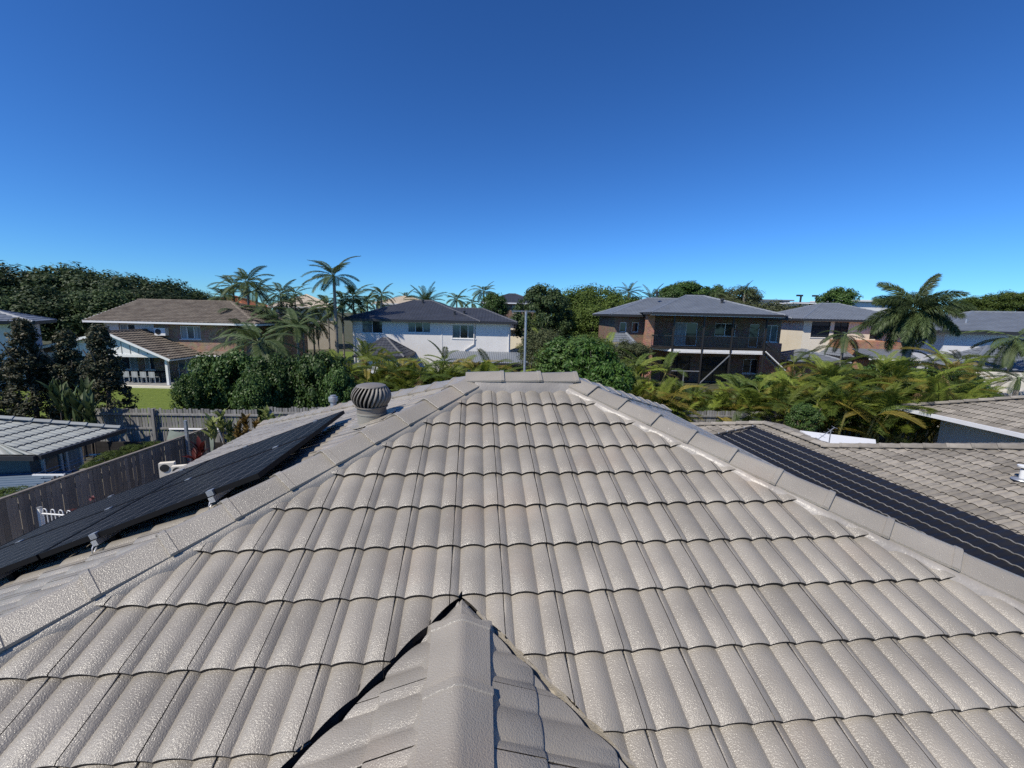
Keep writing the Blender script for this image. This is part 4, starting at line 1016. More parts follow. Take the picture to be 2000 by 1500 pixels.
# ---------------------------------------------------------------- cream house with the foxtail palm, right
hf = thing('cream_house', 'two-storey cream rendered house with dark windows and ribbed grey tiles', 'house', (27.0, 40.0, 0), R(-2))
EF = 5.85
fr = wall_panel(hf, (0, 0), (9.5, 0), 0, EF, [(.75, 2.45, 4.25, 5.70), (2.8, 4.1, 3.6, 5.70), (6.1, 7.1, 4.2, 5.6)], 'render_cream')
window(hf, fr, .75, 2.45, 4.25, 5.70, 1, frame='dark_steel'); window(hf, fr, 2.8, 4.1, 3.6, 5.70, 2, frame='dark_steel', sill=False); window(hf, fr, 6.1, 7.1, 4.2, 5.6, 1, frame='dark_steel', sill=False)
wall_panel(hf, (9.5, 0), (9.5, 8), 0, EF, [], 'render_cream'); wall_panel(hf, (0, 8), (0, 0), 0, EF, [], 'render_cream'); wall_panel(hf, (9.5, 8), (0, 8), 0, EF, [], 'render_cream')
Ff, Cf = hip_faces(-.55, 10.2, -.6, 8.6, EF + .05, .35)
roof_part(hf, Ff, 'tile_grey', caps=Cf, amp=.045); fascia(hf, [(-.55, 8.6), (-.55, -.6), (10.2, -.6), (10.2, 8.6)], EF - .02)
m = MB(); m.quad((-.55, -.6, EF - .12), (10.2, -.6, EF - .12), (10.2, 8.6, EF - .12), (-.55, 8.6, EF - .12)); m.build('soffit', 'white_paint', hf)
Fg = [[(1.6, -3.6, 2.75), (9.4, -3.6, 2.75), (8.0, -.02, 4.0), (3.6, -.02, 4.0)], [(1.6, -.02, 2.75), (1.6, -3.6, 2.75), (3.6, -.02, 4.0)], [(9.4, -3.6, 2.75), (9.4, -.02, 2.75), (8.0, -.02, 4.0)]]
roof_part(hf, Fg, 'tile_grey', name='lower_roof', caps=[((1.6, -3.6, 2.75), (3.6, -.02, 4.0)), ((9.4, -3.6, 2.75), (8.0, -.02, 4.0))], amp=.04); fascia(hf, [(1.6, -.2), (1.6, -3.6), (9.4, -3.6)], 2.68, h=.17)
m = MB(); m.box((2.1, -3.1, 0), (9.0, -.02, 2.64)); m.build('lower_wall', 'brick_brown', hf)
# far right house
hg = thing('grey_roof_house', 'pale house with a broad low grey roof and stepped lower tiled roofs', 'house', (31.5, 32.0, 0), R(-14))
EG = 5.2
wall_panel(hg, (.6, 0), (9.5, 0), 0, EG, [], 'render_white'); wall_panel(hg, (.6, 9), (.6, 0), 0, EG, [], 'render_white'); wall_panel(hg, (9.5, 9), (.6, 9), 0, EG, [], 'render_white')
Fk, Ck = hip_faces(-.2, 14, -.6, 9.5, EG + .05, .30)
roof_part(hg, Fk, 'tile_grey', caps=Ck, amp=.012); fascia(hg, [(-.2, 9.5), (-.2, -.6), (14, -.6)], EG - .02, h=.24)
m = MB(); m.quad((-.2, -.6, EG - .14), (14, -.6, EG - .14), (14, 9.5, EG - .14), (-.2, 9.5, EG - .14)); m.build('soffit', 'white_paint', hg)
Fk2, Ck2 = hip_faces(-.6, 5.4, -4.6, -.02, 2.85, .62)
roof_part(hg, Fk2, 'tile_grey', name='lower_roof', caps=Ck2, amp=.03); fascia(hg, [(-.6, -.1), (-.6, -4.6), (5.4, -4.6)], 2.78, h=.16)
m = MB(); m.box((-.1, -4.1, 0), (4.9, -.02, 2.75)); m.build('lower_wall', 'render_tan', hg)
Fk3, Ck3 = hip_faces(5.6, 13, -5.0, -.04, 2.45, .40)
roof_part(hg, Fk3, 'tile_grey', name='side_roof', caps=Ck3, amp=.03); fascia(hg, [(5.6, -5.0), (13, -5.0)], 2.38, h=.16)
m = MB(); m.box((6.1, -4.5, 0), (12.5, -.04, 2.35)); m.build('side_wall', 'brick_brown', hg)
m = MB(); m.box((6.3, -.5, 2.6), (9.6, -.02, 4.9)); m.build('stair_wall', 'brick_brown', hg)
m = MB(); z = EG + .05 + 2 * .3; m.lathe([(.08, -.3), (.08, .3), (.1, .32)], (2.6, 1.4, z), 10); m.build('flue', 'galv', hg, smooth=True)
# brick and white piece between them
hb = thing('low_brick_house', 'small orange brick house glimpsed behind the foxtail palm', 'house', (29.3, 36.4, 0), R(-4))
m = MB(); m.box((0, 0, 0), (7.6, 4, 4.1)); m.build('wall', 'brick_red', hb)
m = MB(); m.box((4.2, -.15, 4.1), (6.6, 2.0, 5.3)); m.build('parapet', 'render_cream', hb)
roof_part(hb, [[(-.4, -2.2, 2.9), (5.2, -2.2, 2.9), (5.2, -.02, 3.5), (-.4, -.02, 3.5)]], 'tile_grey', name='awning_roof', amp=.02)
fascia(hb, [(-.4, -2.2), (5.2, -2.2)], 2.82, 'white_paint', h=.14)

# far-left white house
hh = thing('white_corner_house', 'white rendered house with a smooth grey tiled hip roof', 'house', (-31.6, 28.4, 0), R(35))
EH = 4.50
wall_panel(hh, (-7, 0), (-.7, 0), 0, EH, [], 'render_white'); wall_panel(hh, (-.7, 0), (-.7, 3.4), 0, EH, [], 'render_white'); wall_panel(hh, (-.7, 3.4), (-7, 3.4), 0, EH, [], 'render_white')
Fh, Ch = hip_faces(-8, 0, -.7, 4.1, EH + .05, .30)
roof_part(hh, Fh, 'tile_grey', caps=Ch, amp=.015); fascia(hh, [(-8, -.7), (0, -.7), (0, 4.1)], EH - .02, h=.22)
m = MB(); m.tube([(-.62, -.1, EH), (-.62, -.1, 0)], .05, 8); m.build('downpipe', 'white_paint', hh)
m = MB(); m.quad((-8, -.7, EH - .12), (0, -.7, EH - .12), (0, 4.1, EH - .12), (-8, 4.1, EH - .12)); m.build('soffit', 'white_paint', hh)

# ---------------------------------------------------------------- houses on the far side of the trees
def far_house(label, px, py_eave, Y, w, d, eave_mat, wall, roofm, slope=.4, rz=0, wins=0, name='far_house'):
    p = site(px, py_eave, Y); h = thing(name, label, 'house', (p.x, p.y, 0), rz)
    ev = p.z
    wall_panel(h, (-w / 2, 0), (w / 2, 0), 0, ev, [( .8 + i * (w - 1.6) / max(1, wins), .8 + i * (w - 1.6) / max(1, wins) + 1.3, ev - 1.6, ev - .4) for i in range(wins)], wall)
    for i in range(wins):
        s = .8 + i * (w - 1.6) / max(1, wins); window(h, (Vector((-w / 2, 0, 0)), Vector((1, 0, 0)), Vector((0, 1, 0))), s, s + 1.3, ev - 1.6, ev - .4, 2, sill=False)
    m = MB(); m.box((-w / 2, .25, 0), (w / 2, d, ev - .01)); m.build('side_wall', wall, h)
    F, C = hip_faces(-w / 2 - .5, w / 2 + .5, -.5, d + .5, ev + .04, slope)
    roof_part(h, F, roofm, caps=C, seg=4, amp=.02); fascia(h, [(-w / 2 - .5, d + .5), (-w / 2 - .5, -.5), (w / 2 + .5, -.5), (w / 2 + .5, d + .5)], ev - .04, eave_mat)
    return h
mat('tile_pale', (.55, .47, .36), .8, .3, noise=.15, nscale=1.5)
far_house('distant cream house with a pale tiled roof among the palms', 594, 600, 62, 8, 9, 'render_cream', 'render_tan', 'tile_pale', .42, R(20))
far_house('distant grey house with a dark pyramid roof beside the dense round tree', 1000, 592, 70, 9, 8, 'render_white', 'brick_brown', 'tile_dark', .36, 0, 2)
far_house('distant white house with pale gable roof behind the cycad palm', 790, 594, 70, 9, 8, 'white_paint', 'white_paint', 'tile_pale', .3, R(10))
far_house('cream granny flat between the white house and the dense round tree', 1012, 642, 52, 3.6, 5, 'render_cream', 'render_cream', 'tile_dark', .42, R(-12))
far_house('distant flat-topped grey building above the olive trees', 1506, 586, 85, 7.4, 8, 'metal_roof', 'render_white', 'metal_roof', .03, 0)
far_house('distant white building beside the dark chimney block', 1582, 592, 80, 6, 8, 'white_paint', 'white_paint', 'tile_grey', .05, 0)
far_house('distant white roof edge behind the cream house', 1705, 588, 75, 9, 8, 'white_paint', 'white_paint', 'tile_pale', .05, 0)
far_house('distant terracotta roofed house behind the brick house', 428, 598, 70, 8, 8, 'terracotta', 'brick_tan', 'terracotta', .4, 0)
cb = thing('chimney_block', 'dark square chimney block with two small lamps on the skyline', 'chimney', (site(1598, 590, 80).x, 80, 0))
m = MB(); m.box((-1.6, 0, 0), (1.6, 3, 9.2)); m.build('stack', 'dark_fascia', cb)
for x in (-3.3, -.4):
    m = MB(); m.box((x - .12, -.1, 0), (x + .12, .1, 10.2)); m.box((x - .8, -.15, 10.2), (x + .3, .15, 10.5)); m.build('lamp_post', 'dark_steel', cb)
# ---------------------------------------------------------------- neighbour's tiled roof on the right, with pool heating mats
def frame_thing(name, label, cat):
    o = thing(name, label, cat, roof_to_world(0, 0), YAW); return o
hn = frame_thing('weathered_tile_house', 'low house with mottled pinkish-grey tiles beside the painted roof', 'house')
NX, NZ, NS = 8.55, CAM_H - 2.94, 0.30          # ridge line of the far wing, its height, the slope
PN = math.atan(NS); cN, sN = math.cos(PN), math.sin(PN)
NG, NW = 0.245, 0.30
geo_n = tile_geo(NW, NG, 0.030, 0.022, ncol=13)
NMATS = ('tile_pinkgrey', 'tile_edge')
yF, yJ, NEX = 6.95, 4.75, 6.0                  # far end, where the wide part begins, eave
WX = 12.2                                      # ridge of the wide part
# left-facing plane: V runs up to the right, U runs toward us
VF = Vector((cN, 0, sN)); UF = Vector((0, -1, 0)); ON = Vector((NX, 0, NZ))
def uvn(x, y): return (-y, (x - NX) / cN)
far_reg = [(0, 1, -.02), (0, -1, (NX - NEX) / cN), (1, 0, -yJ), (-1, cN, yF)]            # y >= yJ, behind the far hip
near_reg = [(-1, 0, yJ), (0, -1, (NX - NEX) / cN), (0, 1, (WX - NX) / cN), (-1, cN, yJ - .03), (1, 0, 6)]
lay_tiles(hn, ON, UF, VF, [far_reg, near_reg], NW, NG, geo_n, NMATS, lambda c: in_view(hn.matrix_basis @ c, .0) and c.x > 7.2 and c.y > -2.5,
          (-yF - 3, 6, -(NX - NEX) / cN, (WX - NX) / cN), phase=(.04, -.06), jit=.0025, seed=31, limit=295)
# faces that fall away behind
NE_Z = NZ - (NX - NEX) * NS; WZ = NZ + (WX - NX) * NS
hrun = NX - NEX
farp = (NX, yF, NZ)
roof_part(hn, [[(NX + hrun, yF + hrun, NE_Z), (NEX, yF + hrun, NE_Z), farp], [(NX + hrun, yJ, NE_Z), (NX + hrun, yF + hrun, NE_Z), farp, (NX, yJ, NZ)],
               [(WX + 3, yJ + .0, NZ), (NX, yJ, NZ), (WX, yJ - (WX - NX), WZ), (WX + 3, yJ - (WX - NX), WZ)]], 'tile_pinkgrey', name='roof', gauge=.33)
mb = MB()
for q in ([(NEX, -6, NE_Z), (WX, -6, WZ), (WX, yJ - (WX - NX), WZ), (NX, yJ, NZ), (NX, yF, NZ), (NEX, yF + hrun, NE_Z)],):
    mb.quad(*[Vector(p) + Vector((0, 0, -.07)) for p in q])
mb.build('sarking', 'sarking', hn)
CAPN = cap_mesh(name='ridge_cap', wing=.12, rise=.06, mats='tile_pinkgrey'); CAPN.name = 'ridge_cap'
upn = Vector((-sN, 0, cN)) + Vector((0, sN, cN))
cap_run(hn, (NX, yF, NZ), (NX, yJ, NZ), (0, 0, 1), CAPN, name='ridge_cap', lift=0.0, seed=41)
cap_run(hn, (NX, yF, NZ), (NEX, yF + hrun, NE_Z), upn, CAPN, name='hip_cap', lift=0.0, seed=42)
cap_run(hn, (WX, yJ - (WX - NX), WZ), (NX, yJ, NZ), upn, CAPN, name='hip_cap', lift=0.0, seed=43)
mb = MB(); mb.box((NEX + .5, -5.5, 0), (WX + 2.5, yJ - .1, NE_Z - .1)); mb.build('wall', 'brick_tan', hn)
mb = MB(); mb.box((NEX + .5, yJ + .0, 0), (NX + hrun - .5, yF + hrun - .5, NE_Z - .1)); mb.build('far_wall', 'brick_tan', hn)
mb = MB(); mb.bar((NEX, -5.5, NE_Z - .06), (NEX, yF + hrun, NE_Z - .06), .1, .11); mb.bar((NEX, yF + hrun, NE_Z - .06), (NX + hrun, yF + hrun, NE_Z - .06), .1, .11); mb.build('gutter', 'gutter_white', hn)

# black strip matting laid along the courses: one wavy strip per course
hm = frame_thing('pool_heating_mat', 'black rubber pool-heating mats laid over the mottled tiles', 'heating mat')
def wavy(x_lo, x_hi, y0, y1, lift, name, material, parent, stepped=True, n=None, thick=.02):
    ys = np.arange(y0, y1, .025); V = []; F = []
    nrm = Vector((-sN, 0, cN))
    for y in ys:
        h = .026 * abs(math.sin(math.pi * 2 * ((-y - .04) / NW - .17))) ** .72 - .026
        for (x, dh) in ((x_hi, lift - .004), (x_lo, lift + .012), (x_lo, lift - thick)):
            p = ON + VF * ((x - NX) / cN) + Vector((0, 0, 0)) + nrm * (h + dh); V.append((p.x, y, p.z))
    m_ = len(ys)
    for i in range(m_ - 1):
        for k in range(2): F.append((i * 3 + k, i * 3 + k + 1, (i + 1) * 3 + k + 1, (i + 1) * 3 + k))
    me = mesh_np(name, V, F, material, smooth=True); me.set_sharp_from_angle(angle=R(40))
    o = bpy.data.objects.new(name, me); link(o, parent); return o
NM = 7; mx0, mx1 = 6.62, 8.18; sw = (mx1 - mx0) / NM
for i in range(NM):
    a = mx0 + i * sw
    s_ = wavy(a, a + sw - .006, -3.2, yF + .10 - (0.05 * i), .028, 'rubber_strip', 'mat_rubber', hm)
    wavy(a - .006, a + .016, -3.2, yF + .06 - (0.05 * i), .034, 'strip_edge', 'mat_edge', s_, thick=.006)
mb = MB(); p0 = ON + VF * ((mx0 - NX) / cN); p1 = ON + VF * ((mx1 - NX) / cN)
mb.tube([(p0.x, yF + .16, p0.z + .05), (p1.x, yF - .14, p1.z + .05)], .03, 10); mb.build('header_pipe', 'mat_rubber', hm, smooth=True)
for i in range(NM):
    a = mx0 + (i + .5) * sw; p = ON + VF * ((a - NX) / cN); mb = MB(); mb.lathe([(.02, 0), (.02, .03), (.01, .035)], (p.x, yF + .10 - .043 * i, p.z + .075), 8); mb.build('clip', 'alu', hm)

# white pipe on that roof
q = Vector((10.05, .62)); zq = NZ + (q.x - NX) * NS
pq = roof_to_world(q.x, q.y, zq)
pq = site(1985, 985, 7.05); 
xr_ = CX + pq.x * cs_ + pq.y * sn_; zq = NZ + (xr_ - NX) * NS
pw_ = thing('white_vent_pipe', 'short white plastic vent pipe with a cap on the mottled tiles', 'vent pipe', (pq.x, pq.y, zq - .04))
mb = MB(); mb.lathe([(.045, 0), (.045, .22)], n=16); mb.build('pipe', 'pvc_white', pw_, smooth=True)
mb = MB(); mb.lathe([(.02, .25), (.085, .255), (.09, .285), (.02, .295)], n=16); mb.build('cap', 'pvc_white', pw_, smooth=True)
mb = MB(); mb.lathe([(.03, .215), (.04, .26)], n=12); mb.build('screen', 'dark_steel', pw_)
mb = MB(); mb.lathe([(.05, .06), (.13, .045), (.14, .03)], n=20, cap=False); mb.build('flashing', 'galv', pw_, smooth=True)
# white flat patio roof behind it
pr_ = thing('white_patio_roof', 'flat white patio roof tucked behind the mottled tiled roof', 'patio roof', (9.0, 11.3, 0))
mb = MB(); mb.prism([(-.50, .85, 2.47), (-.75, -.35, 2.47), (.25, -.95, 2.47), (1.05, .05, 2.47)], (0, 0, .06)); mb.build('roof_sheet', 'pvc_white', pr_)
for x, y in ((-.45, .6), (.85, 0.0)):
    mb = MB(); mb.box((x - .04, y - .04, 0), (x + .04, y + .04, 2.465)); mb.build('post', 'white_paint', pr_)
an = thing('yagi_antenna', 'small thin rooftop antenna leaning beside the white patio roof', 'antenna', site(1617, 880, 10.2) * Vector((1, 1, 0)) + Vector((0, 0, 2.45)))
mb = MB(); mb.tube([(0, 0, 0), (0, 0, .62)], .012, 8); mb.build('pole', 'galv', an)
mb = MB(); mb.tube([(-.28, 0, .38), (.16, .1, .66)], .009, 6); mb.build('boom', 'galv', an)
for i in range(5):
    t = i / 4; c = Vector((-.28, 0, .38)).lerp(Vector((.16, .1, .66)), t); mb = MB(); mb.tube([c + Vector((-.03, -.14, 0)), c + Vector((.03, .14, 0))], .004, 5); mb.build('element', 'galv', an)

# second neighbour roof at the right edge with a white fascia
h2 = thing('white_fascia_house', 'grey-walled house with mottled tiles and a bright white gutter', 'house', (14.3, 15.4, 0), R(5))
E2 = 2.62; S2 = .36; P2 = math.atan(S2); c2, s2 = math.cos(P2), math.sin(P2)
geo_2 = tile_geo(NW, .30, .030, .024, ncol=13)
def h2view(c): return in_view(h2.matrix_basis @ c, 0)
lay_tiles(h2, (0, 0, E2 + .06), (0, -1, 0), (c2, 0, s2), [[(0, -1, .0), (0, 1, 3.6 / c2), (-1, c2, 0), (1, 0, 8)]], NW, .30, geo_2, NMATS, h2view, (-.1, 8, 0, 3.8), jit=.0025, seed=51, limit=200)
mb = MB(); mb.quad((0, 0, E2), (0, -8, E2), (3.6, -8, E2 + 3.6 * S2), (3.6, -3.6, E2 + 3.6 * S2)); mb.build('sarking', 'sarking', h2)
roof_part(h2, [[(7.2, 0, E2 + .05), (0, 0, E2 + .05), (3.6, -3.6, E2 + .05 + 3.6 * S2)]], 'tile_pinkgrey', name='back_roof', gauge=.3)
CAP2 = cap_mesh(name='hip_cap', wing=.13, rise=.06, mats='tile_pinkgrey')
cap_run(h2, (3.6, -3.6, E2 + .08 + 3.6 * S2), (0, 0, E2 + .08), Vector((-s2, 0, c2)) + Vector((0, s2, c2)), CAP2, name='hip_cap', seed=52)
mb = MB(); mb.bar((-.06, .05, E2 + .0), (-.06, -8, E2 + .0), .11, .12); mb.bar((-.06, .06, E2), (7.2, .06, E2), .11, .12); mb.build('gutter', 'gutter_white', h2)
mb = MB(); mb.quad((0, 0, E2 - .07), (7, 0, E2 - .07), (7, -8, E2 - .07), (0, -8, E2 - .07)); mb.build('soffit', 'white_paint', h2)
mb = MB(); mb.box((.95, -7.6, 0), (6.8, -.7, E2 - .08)); mb.build('wall', 'wall_warm_grey', h2)

# ---------------------------------------------------------------- left neighbour: green-grey tiled outbuilding
hs_ = thing('green_tile_house', 'low house with pale grey-green roof tiles behind the side fence', 'house', (-11.35, 12.0, 0), R(3))
E3 = 2.12; S3 = .27; P3 = math.atan(S3); c3, s3 = math.cos(P3), math.sin(P3)
geo_3 = tile_geo(.30, .31, .026, .024, ncol=13)
LEN = 2.35; HR = 2.5                     # eave length along the fence, run to the ridge
def h3view(c): return in_view(hs_.matrix_basis @ c, 0)
# right-facing plane (toward the fence): V up to the left, U away from us
lay_tiles(hs_, (0, 0, E3 + .05), (0, 1, 0), (-c3, 0, s3), [[(0, -1, 0), (0, 1, HR / c3), (1, .55 * c3, 0), (-1, .12 * c3, LEN)]], .30, .31, geo_3, ('tile_greygreen', 'tile_edge'), h3view, (-LEN - .2, .3, 0, 3), jit=.002, seed=61, limit=200)
roof_part(hs_, [[(-6, -LEN, E3 + .04), (0, -LEN, E3 + .04), (-HR, -LEN + .12 * HR, E3 + .04 + HR * S3), (-6, -LEN + .12 * HR, E3 + .04 + HR * S3)],
                [(0, 0, E3 + .04), (-7, 0, E3 + .04), (-7, -.55 * HR, E3 + .04 + HR * S3), (-HR, -.55 * HR, E3 + .04 + HR * S3)],
                ], 'tile_greygreen', name='side_roof', gauge=.31)
mb = MB(); mb.quad((0, -LEN, E3 - .03), (0, 0, E3 - .03), (-HR, -.55 * HR, E3 + HR * S3 - .03), (-HR, -LEN + .12 * HR, E3 + HR * S3 - .03)); mb.quad((-HR, -LEN + .12 * HR, E3 + HR * S3 + .04), (-HR, -.55 * HR, E3 + HR * S3 + .04), (-7, -.55 * HR, E3 + HR * S3 + .04), (-7, -LEN + .12 * HR, E3 + HR * S3 + .04)); mb.build('sarking', 'tile_greygreen', hs_)
CAP3 = cap_mesh(name='hip_cap', wing=.11, rise=.05, mats='tile_greygreen')
cap_run(hs_, (-HR, -.55 * HR, E3 + .08 + HR * S3), (0, 0, E3 + .07), (0, 0, 1), CAP3, name='hip_cap', seed=62)
mb = MB(); mb.bar((.04, -LEN - .02, E3 - .02), (.04, .04, E3 - .02), .10, .11); mb.bar((.04, .04, E3 - .02), (-7, .04, E3 - .02), .10, .11); mb.bar((.0, -LEN - .06, E3 - .02), (-7, -LEN - .06, E3 - .02), .10, .11); mb.build('gutter', 'dark_fascia', hs_)
mb = MB(); mb.box((-6.5, -LEN + .5, 0), (-.75, -.6, E3 - .05)); mb.build('wall', 'shed_wall', hs_)
frs = (Vector((-.75, -LEN + .5, 0)) + Vector((.12, 0, 0)), Vector((0, 1, 0)), Vector((-1, 0, 0)))
window(hs_, frs, .25, .75, .5, 1.9, 1, sill=False, frame='white_paint', glass=('glass_sky_tint',)); window(hs_, frs, .85, 1.3, .5, 1.9, 1, sill=False, frame='white_paint', glass=('curtain',))

sh = thing('blue_roof_shed', 'small garden shed with a ribbed blue steel roof', 'shed', (-10.75, 9.0, 0), R(3))
mb = MB(); n = 14
for i in range(n):
    y0 = -1.2 + 2.3 * i / n; y1 = -1.2 + 2.3 * (i + 1) / n
    mb.quad((0, y0, 1.62), (0, y0 + .03, 1.655), (-2.6, y0 + .03, 1.50), (-2.6, y0, 1.465)); mb.quad((0, y0 + .03, 1.655), (0, y0 + .06, 1.62), (-2.6, y0 + .06, 1.465), (-2.6, y0 + .03, 1.50)); mb.quad((0, y0 + .06, 1.62), (0, y1, 1.62), (-2.6, y1, 1.465), (-2.6, y0 + .06, 1.465))
mb.build('roof', 'blue_steel', sh)
mb = MB(); mb.box((-2.5, -1.1, 0), (-.06, 1.02, 1.45)); mb.build('wall', 'shed_wall', sh)
mb = MB(); mb.bar((.0, -1.2, 1.58), (.0, 1.1, 1.58), .03, .07); mb.bar((0, 1.1, 1.58), (-2.6, 1.1, 1.43), .03, .07); mb.build('trim', 'galv', sh)

# ---------------------------------------------------------------- fences
def paling_fence(name, label, a, b, h, side, material, cap=False, rails=True, seed=1, z0=0.05, pw=.092, gap=.008, post_every=2.4, group=None, jitter=.012, plinth=False):
    a = Vector((*a, 0)); b = Vector((*b, 0)); d = b - a; L = d.length; d.normalize(); n = Vector((-d.y, d.x, 0)) * side
    ang = math.atan2(d.y, d.x)
    f = thing(name, label, 'fence', a, ang, group); rnd = random.Random(seed)
    me = bpy.data.meshes.new('paling'); m = MB(); m.box((0, -.008, z0), (pw, .008, h)); me.from_pydata(m.v, [], m.f); me.materials.append(MATS[material]); me.update()
    s = 0.0
    while s < L - pw / 2:
        o = bpy.data.objects.new('paling', me); COL.objects.link(o); o.parent = f
        o.location = (s, rnd.uniform(-.003, .003), 0); o.scale = (1, 1, 1 + rnd.uniform(-jitter, jitter)); o.rotation_euler = (0, rnd.uniform(-.006, .006), rnd.uniform(-.02, .02)); s += pw + gap
    if rails:
        for z in (.35, h * .55, h - .25):
            m = MB(); m.box((0, side * .010, z), (L, side * .055, z + .075)); m.build('rail', material, f)
    s = 0
    while s <= L + .01:
        m = MB(); m.box((s - .05, side * .058, 0), (s + .05, side * .15, h + .03)); m.build('post', material, f); s += post_every
    if cap: m = MB(); m.box((-.02, -.03, h + .01), (L, .05, h + .045)); m.build('cap_rail', material, f)
    return f
paling_fence('timber_fence', 'tall weathered brown paling fence along the side boundary', (-10.15, 7.2), (-9.85, 13.4), 1.82, 1, 'timber_grey', cap=True, rails=True, seed=3)
f2 = paling_fence('rear_fence', 'grey paling fence with rails across the back of the yard', (-16.2, 15.9), (-9.9, 16.2), 1.80, -1, 'timber_pale', seed=4, gap=.02, jitter=.02)
f3 = paling_fence('garden_fence', 'grey paling fence behind the garden bed below the dark hedge', (-9.7, 16.5), (-3.2, 16.9), 1.84, -1, 'timber_pale', seed=5, gap=.022, jitter=.02)
f4 = paling_fence('boundary_fence', 'strip of grey paling fence behind the mottled tiled roof', (4.4, 17.0), (12.2, 17.4), 1.95, -1, 'timber_pale', seed=6, gap=.02)
wl_ = thing('retaining_wall', 'dark timber sleeper retaining wall at the foot of the back fence', 'retaining wall', (-16.3, 15.4, 0), R(2.7))
for i in range(3):
    mb = MB(); mb.box((0, 0, .005 + i * .2), (6.2, .12, .195 + i * .2)); mb.build('sleeper', 'timber_black', wl_)
gp = thing('steel_post', 'thin grey steel post at the fence corner', 'post', (site(366, 860, 12.4).x, 12.4, 0))
mb = MB(); mb.box((-.035, -.035, 0), (.035, .035, 2.32)); mb.box((-.04, -.04, 2.32), (.04, .04, 2.335)); mb.build('shaft', 'galv', gp)

# white loop-top pool fence
pf = thing('pool_fence', 'white loop-top tubular pool fence panel beside the timber fence', 'fence', (site(85, 1040, 8.3).x, 8.3, 0), R(-6))
mb = MB(); mb.box((-.03, -.03, 0), (.03, .03, 1.50)); mb.build('post', 'pvc_white', pf)
mb = MB(); mb.box((-.034, -.034, 1.50), (.034, .034, 1.52)); mb.build('post_cap', 'galv', pf)
for z in (.25, 1.38): mb = MB(); mb.tube([(0, 0, z), (2.4, 0, z)], .016, 8); mb.build('rail', 'pvc_white', pf)
for i in range(12):
    x = .07 + i * .19
    pts = [(x, 0, .1), (x, 0, 1.44)] + [(x + .045 - .045 * math.cos(t), 0, 1.44 + .05 * math.sin(t)) for t in np.linspace(.3, math.pi - .3, 6)] + [(x + .09, 0, 1.44), (x + .09, 0, .1)]
    mb = MB(); mb.tube(pts, .0095, 7); mb.build('loop', 'pvc_white', pf, smooth=True)

# football goal
gl = thing('football_goal', 'portable football goal with white frame and green net behind the fence', 'goal', (-11.0, 14.2, 0), R(4))
mb = MB(); mb.tube([(-.75, .6, 0), (-.75, 0, 1.55), (.85, 0, 1.55), (.85, .6, 0)], .028, 8); mb.build('frame', 'pvc_white', gl, smooth=True)
V = []; F = []; nx, nz = 18, 14
for j in range(nz + 1):
    for i in range(nx + 1):
        u_, v_ = i / nx, j / nz; x = -.73 + 1.56 * u_; sag = .22 * math.sin(math.pi * u_) * (1 - .35 * v_)
        V.append((x + .06 * v_ * (u_ - .5), -.03 - .55 * v_ ** .8 - .06 * math.sin(9 * u_), 1.53 - 1.25 * v_ - sag * (1 - v_) * .5))
for j in range(nz):
    for i in range(nx): a = j * (nx + 1) + i; F.append((a, a + 1, a + nx + 2, a + nx + 1))
me = mesh_np('net', V, F, 'netting', smooth=True); link(bpy.data.objects.new('net', me), gl)

# air conditioner condensers near the fence corner
def condenser(px, py, Y, s, lab):
    p = site(px, py, Y); t = thing('condenser_unit', lab, 'air conditioner', (p.x, p.y, 0), R(20))
    mb = MB(); mb.box((-.36 * s, -.15 * s, .45), (.36 * s, .15 * s, p.z)); mb.build('casing', 'render_cream', t)
    mb = MB(); mb.lathe([(.22 * s, 0), (.22 * s, .015), (.05 * s, .02)], n=18); o = mb.build('fan_grille', 'dark_steel', t); o.rotation_euler = (R(90), 0, 0); o.location = (-.08 * s, -.151 * s, p.z - .28 * s)
    for x in (-.25 * s, .25 * s): mb = MB(); mb.box((x - .03, -.16 * s, 0), (x + .03, .16 * s, .45)); mb.build('foot', 'galv', t)
condenser(326, 903, 10.6, .46, 'cream air conditioner condenser standing by the brown fence')
condenser(350, 909, 10.1, .42, 'white condenser with pipework at the edge of the solar panels')
# clothes line bracket
cl = thing('clothes_line', 'folding clothes line with white arms above the side fence', 'clothes line', (-10.9, 11.0, 0), R(4))
mb = MB(); mb.box((-.03, -.03, 0), (.03, .03, 1.7)); mb.box((-.03, -1.5, 0), (.03, -1.44, 1.7)); mb.build('post', 'galv', cl)
for y in (0, -1.47): mb = MB(); mb.box((-.45, y - .02, 1.70), (.25, y + .02, 1.735)); mb.build('arm', 'pvc_white', cl)
for x in (-.4, -.15, .2): mb = MB(); mb.tube([(x, -1.47, 1.74), (x, 0, 1.74)], .006, 5); mb.build('wire', 'galv', cl)

